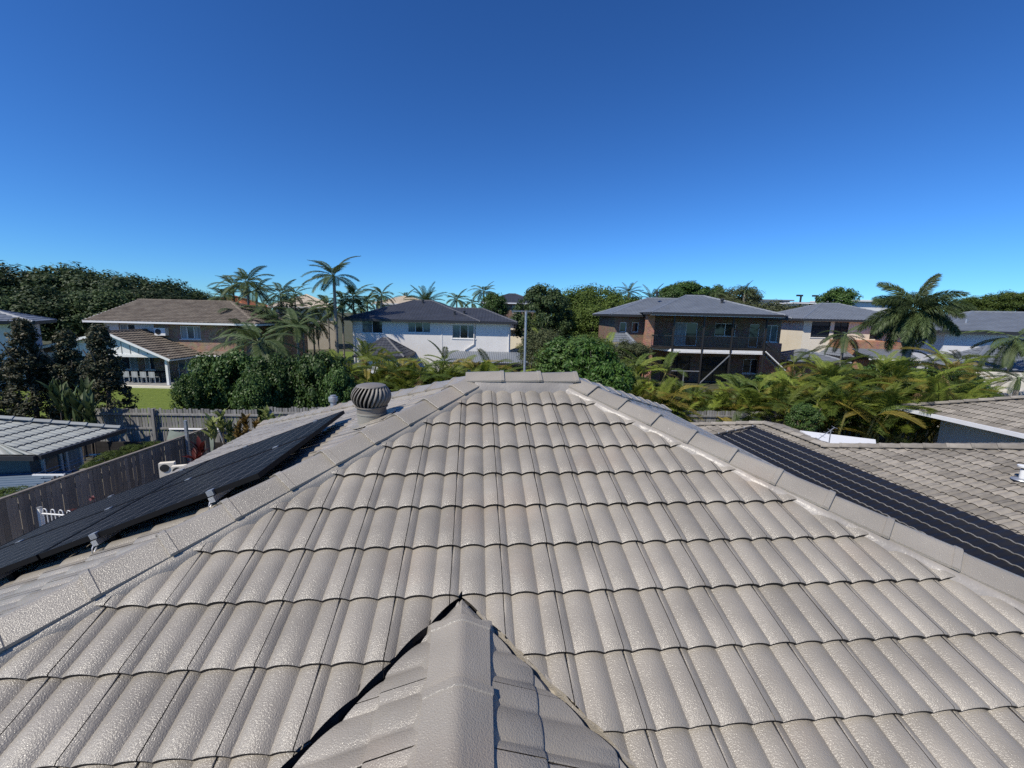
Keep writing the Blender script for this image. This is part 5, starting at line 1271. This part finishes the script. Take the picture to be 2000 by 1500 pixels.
# pool beyond the right hand fence, its deck wall and rocks
pl = thing('swimming_pool', 'glimpse of a turquoise swimming pool with brick coping among the palms', 'pool', (10.2, 22.6, 0), R(3))
mb = MB(); mb.box((-3.4, -.9, .0), (3.8, 1.2, .50)); mb.build('shell', 'brick_tan', pl)
mb = MB(); mb.box((-3.2, -.7, .48), (3.6, 1.0, .53)); mb.build('water', 'pool_tile', pl)
mb = MB(); mb.box((-3.5, 1.2, 0), (3.9, 1.5, .78)); mb.build('coping', 'terracotta', pl)
gw = thing('cream_garden_wall', 'cream rendered garden wall with a curved end above the boulders', 'garden wall', (23.2, 23.2, 0), R(-6))
mb = MB(); mb.box((-.8, 0, 0), (1.4, .3, 2.55)); mb.box((-.85, -.06, 2.55), (1.45, .36, 2.64)); mb.build('wall', 'render_cream', gw)
mb = MB(); prof = [(1.4, 0, 0), (5.0, 0, 0), (5.0, 0, 3.2)] + [(3.2 - 1.4 * math.cos(t) - .4, 0, 2.5 + .75 * math.sin(t)) for t in np.linspace(1.9, .2, 6)][::-1][:0] + [(2.9, 0, 3.2), (2.2, 0, 3.15), (1.7, 0, 2.95), (1.4, 0, 2.64)]
mb.prism(prof, (0, .3, 0)); mb.build('curved_wall', 'render_cream', gw)
def rock(px, py, Y, r, lab, seed):
    rn = random.Random(seed); bm = bmesh.new(); bmesh.ops.create_icosphere(bm, subdivisions=3, radius=r)
    for v in bm.verts:
        k = 1 + .16 * math.sin(v.co.x * 5 / r + seed) * math.cos(v.co.y * 4 / r) + .08 * math.sin(v.co.z * 9 / r + seed * 2); v.co *= k; v.co.z *= .8
    me = bpy.data.meshes.new('boulder'); bm.to_mesh(me); bm.free(); me.materials.append(MATS['boulder']); me.polygons.foreach_set('use_smooth', np.ones(len(me.polygons), dtype=bool))
    p = site(px, py, Y); o = bpy.data.objects.new('boulder', me); link(o); o.location = (p.x, p.y, p.z); tag(o, lab, 'boulder', 'boulders by the garden wall'); return o
rock(1966, 769, 22.2, .42, 'pale rounded boulder at the foot of the cream garden wall', 1)
rock(1988, 770, 22.0, .40, 'pale rounded boulder at the foot of the cream garden wall', 2)
m = MB(); m.box((-1.6, -.4, 0), (1.6, .8, 1.35)); p = site(1978, 780, 22.3); eb = m.build('earth_bank', 'earth'); eb.location = (p.x, p.y, 0); eb['kind'] = 'structure'
# ---------------------------------------------------------------- trees, hedges, palms
def leaf_cloud(n_clump, per, leaf, seed, flat=1.0, shell=.75, clump_r=.26, up_bias=.35, aspect=.5, shape=None):
    """leaf quads of a crown with unit radius: clumps near the surface, gaps between them"""
    rg = np.random.default_rng(seed)
    d = rg.normal(size=(n_clump, 3)); d /= np.linalg.norm(d, axis=1)[:, None]
    d[:, 2] = np.where(d[:, 2] < -.55, -d[:, 2], d[:, 2])
    rad = shell + (1 - shell) * rg.random(n_clump) - .35 * (rg.random(n_clump) < .25)
    C = d * rad[:, None]
    if shape is not None: C = shape(C, rg)
    cr = clump_r * (.6 + .8 * rg.random(n_clump))
    o = rg.normal(size=(n_clump, per, 3)); o /= np.linalg.norm(o, axis=2)[:, :, None]
    o *= (rg.random((n_clump, per, 1)) ** .45)
    o[:, :, 2] *= .8
    P = (C[:, None, :] + o * cr[:, None, None]).reshape(-1, 3)
    nrm = (o.reshape(-1, 3) * .9 + np.repeat(d, per, axis=0) * .4 + np.array([0, 0, up_bias]) + rg.normal(size=P.shape) * .45)
    nrm /= np.linalg.norm(nrm, axis=1)[:, None] + 1e-9
    t = np.cross(nrm, rg.normal(size=P.shape)); t /= np.linalg.norm(t, axis=1)[:, None] + 1e-9
    b = np.cross(nrm, t)
    L = leaf * (.6 + .8 * rg.random((len(P), 1)))
    fold = nrm * L * .12
    V = np.stack([P - t * L, P - b * L * aspect + fold, P + t * L, P + b * L * aspect + fold], 1).reshape(-1, 3)
    V[:, 2] *= flat
    F = np.arange(len(P) * 4).reshape(-1, 4)
    return V, F

CROWNS = {}
def crown_mesh(kind, var):
    key = (kind, var)
    if key in CROWNS: return CROWNS[key]
    sd = 100 + var * 7 + sum(map(ord, kind))
    if kind == 'dark': V, F = leaf_cloud(130, 120, .036, sd, .9, .70, .25); mt = 'leaf_dark'
    elif kind == 'hedge': V, F = leaf_cloud(105, 115, .046, sd, 1.0, .76, .25, .3, .55); mt = 'leaf_hedge'
    elif kind == 'bright': V, F = leaf_cloud(140, 110, .034, sd, .85, .75, .23); mt = 'leaf_bright'
    elif kind == 'olive': V, F = leaf_cloud(120, 110, .036, sd, .9, .75, .25); mt = 'leaf_olive'
    elif kind == 'round': V, F = leaf_cloud(200, 90, .038, sd, .95, .86, .17); mt = 'leaf_dark'
    elif kind == 'mango': V, F = leaf_cloud(90, 60, .080, sd, 1.0, .78, .24, .1, .36); mt = 'leaf_mango'
    elif kind == 'lilly':
        def cone(C, rg):
            h = rg.random(len(C)); a = rg.random(len(C)) * 2 * math.pi; r = (1 - h) ** .62 * (.75 + .4 * rg.random(len(C))) * (.30 + .05 * np.sin(h * 22))
            return np.stack([r * np.cos(a), r * np.sin(a), h * 2 - 1], 1)
        V, F = leaf_cloud(240, 70, .022, sd, 1.0, .8, .085, .2, .5, cone); mt = 'leaf_lilly'
    me = mesh_np('crown', V, F, mt); CROWNS[key] = me
    return me
def trunk_mesh(seed):
    rn = random.Random(seed); m = MB()
    m.tube([(0, 0, 0), (.02, .01, .25), (-.01, .02, .5), (.01, 0, .75)], [.035, .028, .022, .012], 8)
    for i in range(5):
        a = i * 1.256 + rn.uniform(-.4, .4); z = rn.uniform(.34, .6); r = rn.uniform(.16, .28)
        m.tube([(0, 0, z), (r * .5 * math.cos(a), r * .5 * math.sin(a), z + .12), (r * math.cos(a), r * math.sin(a), z + .26)], [.016, .011, .005], 6)
    me = bpy.data.meshes.new('trunk'); me.from_pydata(m.v, [], m.f); me.materials.append(MATS['bark']); me.update(); return me
TRUNKS = [trunk_mesh(i) for i in range(4)]
tree_rnd = random.Random(77)
def tree(name, label, cat, kind, px, ytop, ybot, wpx, Y, group=None, var=0, deep=1.0, trunk=True):
    """a tree whose crown spans from ytop to ybot in the surveyed view and is wpx wide at depth Y"""
    top = site(px, ytop, Y); bot = site(px, ybot, Y); rz = max(.2, (top.z - max(bot.z, .05)) / 2); rx = wpx / 2 / FOC * Y
    t = thing(name, label, cat, (top.x, Y, 0), tree_rnd.uniform(0, 6.28), group)
    o = bpy.data.objects.new('crown', crown_mesh(kind, var)); link(o, t)
    o.location = (0, 0, top.z - rz); o.scale = (rx, rx * deep, rz / (.95 if kind == 'lilly' else .93))
    if trunk:
        o = bpy.data.objects.new('trunk', TRUNKS[var % 4]); link(o, t); o.scale = (top.z * .55 + .4, top.z * .55 + .4, (top.z - .35 * rz) / .8)
    return t

GL = 'dark trees massed behind the brick house'
for i, (px, yt, yb, w, Y) in enumerate([(-60, 528, 690, 230, 52), (40, 523, 690, 210, 56), (150, 519, 690, 190, 60), (255, 532, 690, 190, 58), (335, 553, 660, 150, 62), (90, 560, 700, 170, 44), (5, 575, 690, 150, 42), (210, 560, 680, 150, 46), (395, 572, 640, 90, 66), (-30, 560, 700, 120, 43), (300, 566, 640, 120, 50)]):
    tree('dark_tree', 'tall dark spreading tree in the mass behind the brick house', 'tree', 'dark', px, yt, yb, w, Y, GL, i % 4)
GB = 'bright green trees on the rise'
for i, (px, yt, yb, w, Y) in enumerate([(1160, 553, 680, 130, 66), (1110, 563, 690, 130, 60), (1200, 570, 690, 110, 62), (1240, 576, 660, 90, 70), (1160, 590, 700, 120, 52), (1215, 600, 700, 90, 50)]):
    tree('rounded_tree', 'bright green round-topped tree on the rise right of the dense dark tree', 'tree', 'bright', px, yt, yb, w, Y, GB, i % 3)
tree('dense_round_tree', 'dense dark grey-green domed tree between the white house and brick house', 'tree', 'round', 1062, 560, 690, 112, 50, None, 0)
tree('dark_green_tree', 'dark green leafy tree behind the charcoal roof', 'tree', 'hedge', 963, 573, 640, 56, 60, None, 1)
for i, (px, yt, yb, w, Y) in enumerate([(1345, 552, 620, 90, 72), (1310, 560, 620, 60, 70), (1395, 562, 620, 60, 74)]):
    tree('skyline_tree', 'green tree topping the skyline behind the balcony house', 'tree', 'hedge', px, yt, yb, w, Y, 'trees behind the balcony house', i % 3)
for i, (px, yt, yb, w, Y) in enumerate([(1448, 560, 650, 90, 70), (1500, 588, 680, 110, 64), (1545, 592, 690, 90, 56), (1575, 596, 660, 60, 62), (1420, 580, 640, 70, 66)]):
    tree('olive_tree', 'olive green bushy tree between the balcony house and the cream house', 'tree', 'olive', px, yt, yb, w, Y, 'olive trees behind the houses', i % 3)
tree('leaning_tree', 'dark windswept tree rising behind the cream house roof', 'tree', 'hedge', 1640, 566, 620, 70, 66, None, 2)
for i, (px, yt, yb, w, Y) in enumerate([(1925, 574, 640, 80, 60), (1975, 566, 640, 80, 58), (2030, 562, 640, 90, 58), (1890, 582, 640, 60, 62)]):
    tree('right_skyline_tree', 'green tree behind the broad grey roof on the skyline', 'tree', 'bright', px, yt, yb, w, Y, 'trees behind the grey roof house', i % 3)
for i, (px, yt, w, Y, lab) in enumerate([(40, 634, 118, 17.5, 'tall conical dark tree with pinkish tips against the white corner house'), (125, 652, 105, 18.2, 'shorter conical dark tree between two taller ones by the rear fence'),
                                         (193, 645, 118, 17.2, 'conical dark tree with pinkish tips next to the lawn and white gable'), (-35, 660, 110, 17.8, 'half-hidden conical tree beyond the ridge of the green tiled roof')]):
    tree('lilly_pilly_tree', lab, 'tree', 'lilly', px, yt, 850, w * 2.25, Y, 'conical trees by the rear fence', i % 2)
for i, (px, yt, yb, w, Y) in enumerate([(412, 696, 840, 88, 19.5), (470, 690, 840, 100, 20.0), (528, 706, 840, 84, 19.2), (575, 700, 840, 84, 20.0), (630, 690, 840, 92, 19.8), (368, 742, 835, 56, 18.2), (662, 722, 845, 60, 19.0), (500, 730, 842, 70, 18.4)]):
    tree('hedge_shrub', 'glossy dark green shrub in the tall hedge behind the garden fence', 'shrub', 'hedge', px, yt, yb, w * 1.15, Y, 'hedge behind the garden fence', i % 3)
for i, (px, yt, yb, w, Y, k) in enumerate([(1120, 660, 760, 130, 21, 'hedge'), (1165, 672, 770, 100, 18, 'mango'), (1195, 712, 800, 90, 16, 'mango'), (1085, 672, 760, 90, 22, 'bright'), (1235, 664, 750, 90, 26, 'olive'), (1060, 640, 740, 90, 30, 'olive'), (1150, 650, 740, 110, 27, 'bright')]):
    tree('leafy_shrub', 'lush green leafy shrub just beyond the roof ridge at right', 'shrub', k, px, yt, yb, w, Y, 'leafy shrubs beyond the ridge', i % 3)
for i, (px, yt, w, Y) in enumerate([(1225, 735, 80, 20.5), (1280, 752, 90, 20.0), (1500, 742, 90, 21.0), (1560, 735, 100, 20.6), (1625, 730, 100, 20.4), (1690, 726, 100, 20.2), (1755, 724, 100, 20.0), (1820, 724, 100, 20.2), (1880, 728, 90, 20.4)]):
    tree('underplanting_shrub', 'dark green shrub filling in behind the golden cane palms', 'shrub', 'hedge', px, yt, 870, w * 1.2, Y, 'shrubs behind the golden canes', i % 3)
for i, (px, yt, w, Y) in enumerate([(1320, 772, 60, 19.6), (1365, 785, 56, 19.2), (1400, 768, 60, 21.0), (1445, 775, 66, 20.0), (1350, 755, 60, 24.0), (1430, 752, 60, 24.5)]):
    tree('scrub_bush', 'low olive scrub bush in the dry garden by the pool', 'shrub', 'olive', px, yt, 850, w, Y, 'scrub in the dry garden', i % 3)
for i, (px, yt, w, Y) in enumerate([(690, 722, 70, 24.0), (745, 730, 76, 23.5), (800, 722, 76, 24.0), (860, 728, 80, 23.4), (920, 728, 80, 23.4), (980, 732, 70, 23.0)]):
    tree('backing_shrub', 'dark shrub behind the cane palms before the white house', 'shrub', 'hedge', px, yt, 840, w * 1.2, Y, 'shrubs before the white house', i % 3)
tree('small_shrub', 'small dark green shrub beside the grey boundary fence', 'shrub', 'hedge', 1575, 790, 850, 60, 14.5, None, 0)
for i, (px, yt, yb, w, Y) in enumerate([(255, 868, 905, 46, 11.6), (215, 880, 920, 60, 10.9), (290, 862, 885, 46, 12.3), (10, 955, 990, 90, 8.7), (180, 900, 930, 40, 10.2)]):
    tree('fence_top_shrub', 'yellow-green shrub poking over the brown paling fence', 'shrub', 'bright', px, yt, yb, w, Y, 'shrubs over the side fence', i % 3)

def spiky(name, label, px, py, Y, h, nleaf, L, wl, material, seed, group=None, stem='bark', tilt=(.2, 1.0)):
    """a shrub of long pointed leaves: each leaf a mesh of its own"""
    p = site(px, py, Y); t = thing(name, label, 'shrub', (p.x, p.y, 0), 0, group); rn = random.Random(seed)
    base = max(0, p.z - h)
    m = MB(); m.tube([(0, 0, 0), (.03, .02, max(.05, p.z - h * .5))], [.03, .015], 6); m.build('stem', stem, t)
    V = []; F = []
    for i in range(6):
        u = i / 5; w = wl * math.sin(math.pi * (u * .9 + .08)); z = L * (u * .75 - .42 * u * u); x = L * u
        V += [(x, -w, z), (x, 0, z - .25 * w), (x, w, z)]
    for i in range(5):
        for k in range(2): a = i * 3 + k; F.append((a, a + 3, a + 4, a + 1))
    me = mesh_np('leaf', V, F, material, smooth=True)
    for i in range(nleaf):
        o = bpy.data.objects.new('leaf', me); link(o, t); s = rn.uniform(.6, 1.2)
        o.location = (rn.uniform(-.05, .05), rn.uniform(-.05, .05), base + h * rn.uniform(.25, .85)); o.rotation_euler = (rn.uniform(-.3, .3), -rn.uniform(*tilt), rn.uniform(0, 6.28)); o.scale = (s, s, s)
    return t
for i, (px, py, Y, mt, lab) in enumerate([(430, 805, 13.2, 'leaf_cream', 'variegated cream and green shrub in the bed before the garden fence'), (412, 818, 12.8, 'leaf_cream', 'variegated cream and green shrub in the bed before the garden fence'), (448, 826, 13.4, 'leaf_cream', 'variegated cream and green shrub in the bed before the garden fence'), (520, 800, 14.0, 'leaf_cream', 'variegated cream and green shrub in the bed before the garden fence'),
                                          (478, 812, 13.0, 'leaf_croton', 'croton shrub with dark red and yellow leaves before the garden fence'), (465, 826, 12.6, 'leaf_croton', 'croton shrub with dark red and yellow leaves before the garden fence'), (500, 818, 13.4, 'leaf_croton', 'croton shrub with dark red and yellow leaves before the garden fence'),
                                          (540, 815, 13.6, 'frond_green', 'strappy green shrub beside the crotons in the bed'), (388, 868, 11.8, 'leaf_red', 'dark red cordyline by the steel post'), (380, 885, 11.4, 'leaf_red', 'dark red cordyline by the steel post')]):
    spiky('garden_shrub', lab, px, py, Y, .9, 46, .34 if mt != 'leaf_croton' else .26, .05, mt, 200 + i, 'shrubs in the garden bed')
for i, (px, py, Y) in enumerate([(110, 765, 15.6), (165, 770, 15.4), (150, 790, 15.0), (175, 800, 14.9), (130, 785, 15.2)]):
    spiky('strap_leaf_plant', 'dark strap-leaved plant at the foot of the conical trees', px, py, Y, 1.2, 30, .8, .07, 'frond_dark', 230 + i, 'strap plants by the conical trees', tilt=(.6, 1.4))
for i, (px, py, Y) in enumerate([(142, 990, 8.7), (180, 968, 9.2)]):
    spiky('flowering_weed', 'thin pink-flowered plant against the brown paling fence', px, py, Y, .5, 26, .10, .03, 'flower_pink', 250 + i, 'thin plants at the side fence')

# palms
def frond_mesh(name, L, n, leaflet, width, droop, vee, material, seed, plume=0.0, stiff=0.0):
    """one feather frond: a curved midrib with leaflets down both sides"""
    rn = random.Random(seed); V = []; F = []
    def rib(s):
        a = .25 * (1 - s) * 0 ; x = L * (s - .18 * droop * s * s * s); z = L * (-.55 * droop * s * s); return Vector((x, 0, z))
    prev = None
    for i in range(9):
        s = i / 8; p = rib(s); w = .022 * L / 2 * (1 - s * .85) + .004; k = len(V)
        V += [(p.x, -w, p.z), (p.x, 0, p.z + w), (p.x, w, p.z)]
        if i: F += [(k - 3, k, k + 1, k - 2), (k - 2, k + 1, k + 2, k - 1)]
    for i in range(n):
        s = .14 + .86 * (i + .5) / n; p = rib(s); q = rib(min(1, s + .02)); d = (q - p).normalized() if s < .98 else Vector((1, 0, -.5)).normalized()
        ll = leaflet * (math.sin(math.pi * min(1, (s * .82 + .14))) ** .6) * rn.uniform(.85, 1.1)
        for sg in (-1, 1):
            turns = [0.0] if plume == 0 else [rn.uniform(-plume, plume) for _ in range(4)]
            for tw in turns:
                side = Vector((0, sg, 0)); up = side.cross(d) * sg * 1.0
                if up.z < 0: up = -up
                ang = vee + tw
                out = (d * (.62 + .25 * s - stiff * .2) + side * math.cos(ang) * .85 + up * math.sin(ang)).normalized()
                tip = p + out * ll + Vector((0, 0, -ll * (.42 - .35 * stiff) * rn.uniform(.6, 1.3)))
                mid = p + out * ll * .55 + Vector((0, 0, -ll * .05))
                wv = d * width * .5
                k = len(V); V += [tuple(p - wv * .5), tuple(p + wv * .5), tuple(mid + wv), tuple(mid - wv), tuple(tip)]
                F += [(k, k + 1, k + 2, k + 3), (k + 3, k + 2, k + 4)]
    return mesh_np(name, V, F, material)
FR = {'royal': [frond_mesh('frond', 2.5, 42, .64, .058, .55 + .25 * i, .25, 'frond_dark', 300 + i) for i in range(3)],
      'cane': [frond_mesh('frond', 1.9, 30, .52, .050, .50 + .35 * i, .45, m_, 310 + i) for i, m_ in enumerate(('frond_cane', 'frond_cane', 'frond_green', 'frond_yellow'))],
      'foxtail': [frond_mesh('frond', 2.6, 60, .50, .045, .55 + .3 * i, .2, 'frond_dark', 320 + i, plume=1.5) for i in range(3)],
      'date': [frond_mesh('frond', 2.4, 30, .42, .05, .35 + .2 * i, .5, 'frond_dark', 330 + i, stiff=1.0) for i in range(3)]}
FR['dead'] = [frond_mesh('frond', 1.7, 20, .42, .05, .9, .1, 'frond_dead', 341)]
palm_rnd = random.Random(5)
def add_frond(t, me, z, az, el, s, x=0, y=0, roll=0):
    o = bpy.data.objects.new('frond', me); link(o, t); o.location = (x, y, z)
    o.rotation_euler = (roll, -el, az); o.scale = (s, s, s)
def palm(name, label, kind, px, ycrown, Y, size, nf, group=None, rad=.13, el=(-.35, 1.25), lean=0.0, dead=0, wind=None, hang=0):
    p = site(px, ycrown, Y); t = thing(name, label, 'palm', (p.x - lean, Y, 0), 0, group); r = palm_rnd
    m = MB(); zc = p.z
    m.tube([(0, 0, 0), (lean * .3, 0, zc * .35), (lean * .7, .0, zc * .7), (lean, 0, zc - .5)], [rad * 1.25, rad, rad * .9, rad * .82], 10); m.build('trunk', 'palm_trunk', t, smooth=True)
    m = MB(); m.tube([(lean, 0, zc - .55), (lean, 0, zc - .2), (lean, 0, zc + .1)], [rad * .95, rad * .85, rad * .35], 8); m.build('crownshaft', 'crownshaft', t, smooth=True)
    for i in range(nf):
        u = (i + .5) / nf; az = i * 2.39996 + r.uniform(-.2, .2); e = el[1] + (el[0] - el[1]) * (u ** .8) + r.uniform(-.1, .1)
        if wind is not None: az = az + .45 * math.sin(wind - az)
        add_frond(t, r.choice(FR[kind]), zc, az, e, size * r.uniform(.85, 1.1), lean, 0, r.uniform(-.25, .25))
    for i in range(dead): add_frond(t, FR['dead'][0], zc - .2, r.uniform(0, 6.28), r.uniform(-1.35, -.9), size * .8, lean, 0)
    return t
palm('tall_palm', 'tallest slender palm with windswept crown standing before the lawn', 'royal', 652, 540, 38, 1.05, 17, None, .15, el=(-.25, 1.35), wind=2.9)
for i, (px, yc, Y, s, nf) in enumerate([(482, 552, 40, .95, 15), (455, 560, 44, .9, 13), (438, 580, 42, .9, 13), (500, 568, 38, .85, 13), (548, 575, 44, .95, 13), (575, 575, 48, .9, 12), (560, 595, 42, .8, 12)]):
    palm('feather_palm', 'feathery palm in the dark clump right of the brick house', 'royal', px, yc, Y, s, nf, 'palms beside the brick house', .11)
for i, (px, yc, Y, s, nf) in enumerate([(668, 588, 40, .85, 13), (690, 582, 42, .9, 13), (640, 598, 41, .8, 12), (655, 612, 39, .75, 12), (705, 600, 44, .8, 12)]):
    palm('garden_palm', 'slim garden palm clustered round the tall palm', 'royal', px, yc, Y, s, nf, 'palms round the tall palm', .08)
for i, (px, yc, Y, s, nf) in enumerate([(745, 576, 62, 1.0, 15), (738, 588, 66, .9, 13), (717, 588, 70, .9, 12), (793, 582, 75, .9, 12), (892, 585, 70, 1.05, 15), (945, 570, 72, 1.1, 15), (922, 592, 78, .9, 12)]):
    palm('skyline_palm', 'distant palm on the skyline behind the charcoal roof', 'royal', px, yc, Y, s, nf, 'palms behind the charcoal roof', .14)
palm('cycad_palm', 'stiff upright spiky palm directly behind the charcoal roof ridge', 'date', 832, 592, 52, 1.15, 28, None, .3, el=(-.15, 1.4))
palm('fan_crown_palm', 'dark bushy palm on the skyline left of the balcony house', 'date', 1228, 572, 68, 1.05, 20, None, .2)
palm('spread_palm', 'wide low dark palm beside the balcony house roof', 'date', 1273, 585, 66, 1.2, 22, None, .25)
palm('stub_palm', 'short dark palm on the skyline behind the grey roof ridge', 'date', 1398, 575, 70, .9, 16, None, .2)
palm('twin_crown_palm', 'pair-crowned palm above the olive trees', 'date', 1455, 568, 68, .8, 18, None, .2)
palm('foxtail_palm', 'large foxtail palm with bushy drooping plumes and ringed grey trunk', 'foxtail', 1785, 606, 27, 1.02, 30, None, .24, el=(-.95, 1.45), dead=1)
palm('young_palm', 'young palm with pale crossed stems before the cream house', 'royal', 1650, 655, 31, .72, 12, None, .10, el=(-.6, 1.0))
palm('mid_palm', 'broad arching palm in front of the brick house clump', 'royal', 505, 670, 27, 1.25, 14, None, .14, el=(-.3, 1.1))
palm('slim_shade_palm', 'dark shaded palm at the edge of the sandy path', 'royal', 580, 640, 33, .9, 13, None, .10)
palm('wall_palm', 'palm arching over the cream garden wall', 'royal', 1985, 660, 26, 1.0, 13, None, .12, el=(-.7, .7))
palm('low_wall_palm', 'low dark palm beside the boulders', 'date', 1990, 740, 21, .62, 16, None, .12, el=(-.5, .9))
for i, (px, yc, Y) in enumerate([(460, 610, 36), (520, 605, 36), (545, 625, 35), (470, 640, 33), (590, 620, 37), (610, 600, 44), (620, 630, 46)]):
    palm('understorey_palm', 'bushy palm filling the clump beside the brick house', 'royal', px, yc, Y, .85, 13, 'understorey palms by the brick house', .08, el=(-.6, 1.0), dead=1)

def cane(label, px, ytop, Y, h_px=None, group='', nst=6, nf=20, size=1.0, yellow=.25, dead=.08, name='golden_cane_palm'):
    """a clump of golden cane palm: ringed canes, arching fronds from each"""
    top = site(px, ytop, Y); t = thing(name, label, 'palm', (top.x, Y, 0), 0, group); r = palm_rnd
    H = max(1.2, top.z); each = max(3, nf // nst)
    for k in range(nst):
        a = r.uniform(0, 6.28); d = r.uniform(.05, .55); x, y = d * math.cos(a), d * math.sin(a); hh = max(.4, (H - .85 * size) * r.uniform(.5, 1.0))
        xt, yt = x * 1.9, y * 1.9
        m = MB(); m.tube([(x * .5, y * .5, 0), (x, y, hh * .5), (xt, yt, hh)], [.05, .045, .035], 6); m.build('cane', 'cane_stem', t)
        a0 = r.uniform(0, 6.28)
        for i in range(each):
            az = a0 + i * 2.4; e = r.uniform(.35, 1.35)
            q = r.random(); me = FR['dead'][0] if q < dead else (FR['cane'][3] if q < dead + yellow else FR['cane'][r.randrange(3)])
            if q < dead: e = r.uniform(-1.0, .2)
            add_frond(t, me, hh - .05, az, e, size * r.uniform(.5, 1.05), xt, yt, r.uniform(-.5, .5))
    return t
GR = 'golden cane palms along the right boundary'
rp = random.Random(9)
def where(px, Y):
    """words for what a clump stands by"""
    if px < 1300: return 'below the leafy shrubs'
    if px < 1490: return 'at the pool end below the balcony'
    if px < 1560: return 'at the foot of the balcony stair'
    if px < 1670: return 'below the cream house'
    if px < 1760: return 'next to the foxtail palm trunk'
    if px < 1860: return 'under the foxtail palm'
    return 'beside the cream garden wall'
for px, yt, Y in [(1235, 720, 17), (1275, 735, 17.5), (1215, 690, 19.5), (1260, 690, 20), (1465, 752, 18.2), (1500, 720, 19.5), (1530, 715, 19), (1575, 705, 19), (1615, 700, 18.5), (1650, 705, 18), (1690, 700, 18.5), (1735, 698, 18), (1780, 700, 17.5), (1825, 690, 18.5), (1870, 690, 19), (1905, 715, 19),
                  (1540, 745, 16.8), (1590, 740, 16.5), (1640, 745, 16.3), (1690, 740, 16.2), (1740, 745, 16.0), (1790, 735, 16.2), (1845, 735, 16.6), (1890, 745, 17.5), (1480, 728, 21.5)]:
    yl = rp.choice((.06, .18, .34)); look = {.06: 'mostly green', .18: 'yellow-green', .34: 'yellowing'}[yl]
    cane('%s golden cane palm in the %s row %s' % (look, 'front' if Y < 17.2 else 'rear', where(px, Y)), px, yt, Y, group=GR, nst=7, nf=38, size=.9 if Y > 17 else .95, yellow=yl, dead=.06)
for px, yt, Y in [(1300, 752, 18.5), (1335, 760, 18.0), (1375, 765, 18.4), (1418, 760, 18.2), (1345, 742, 21.0), (1400, 748, 20.6), (1318, 780, 17.4), (1440, 778, 17.6)]:
    cane('short scrubby cane palm beside the pool below the balcony', px, yt, Y, group='short cane palms by the pool', nst=6, nf=32, size=.78, yellow=.22, dead=.10)
def where2(px):
    if px < 700: return 'beside the tall palm trunk'
    if px < 750: return 'at the corner of the charcoal porch roof'
    if px < 815: return 'right before the charcoal porch roof'
    if px < 870: return 'below the middle window of the white house'
    if px < 940: return 'below the window with the downpipe'
    return 'in front of the grey metal awning'
for px, yt, Y in [(690, 700, 22), (730, 715, 21), (770, 700, 22), (805, 672, 22.5), (840, 682, 22), (880, 700, 21.5), (920, 702, 21.5), (960, 705, 21.5), (995, 712, 21), (710, 668, 27), (660, 690, 24), (860, 722, 20), (760, 735, 19.5), (930, 726, 19.5), (675, 705, 23), (750, 690, 24), (785, 715, 20.5), (825, 700, 20.5), (900, 712, 20), (975, 718, 20)]:
    cane('%s cane palm clump %s' % ('tall' if yt < 703 else 'low' if yt > 718 else 'bushy', where2(px)), px, yt - 8, Y, group='golden cane palms before the white house', nst=6, nf=34, size=.92, yellow=.10, dead=.14)
for px, yt, Y in [(1045, 640, 34), (1075, 640, 33), (1100, 650, 32), (1180, 660, 30), (1215, 660, 30)]:
    cane('golden cane palm clump below the dense dark tree', px, yt, Y, group='cane palms below the dense tree', nst=4, nf=16, size=.95, yellow=.3)
for px, yt, Y in [(1560, 668, 28), (1605, 672, 27), (1700, 680, 27), (1850, 668, 26), (1740, 685, 25), (1890, 672, 27)]:
    cane('dusky cane palm clump below the cream house', px, yt, Y, group='cane palms below the cream house', nst=4, nf=16, size=.85, yellow=.06, dead=.15)
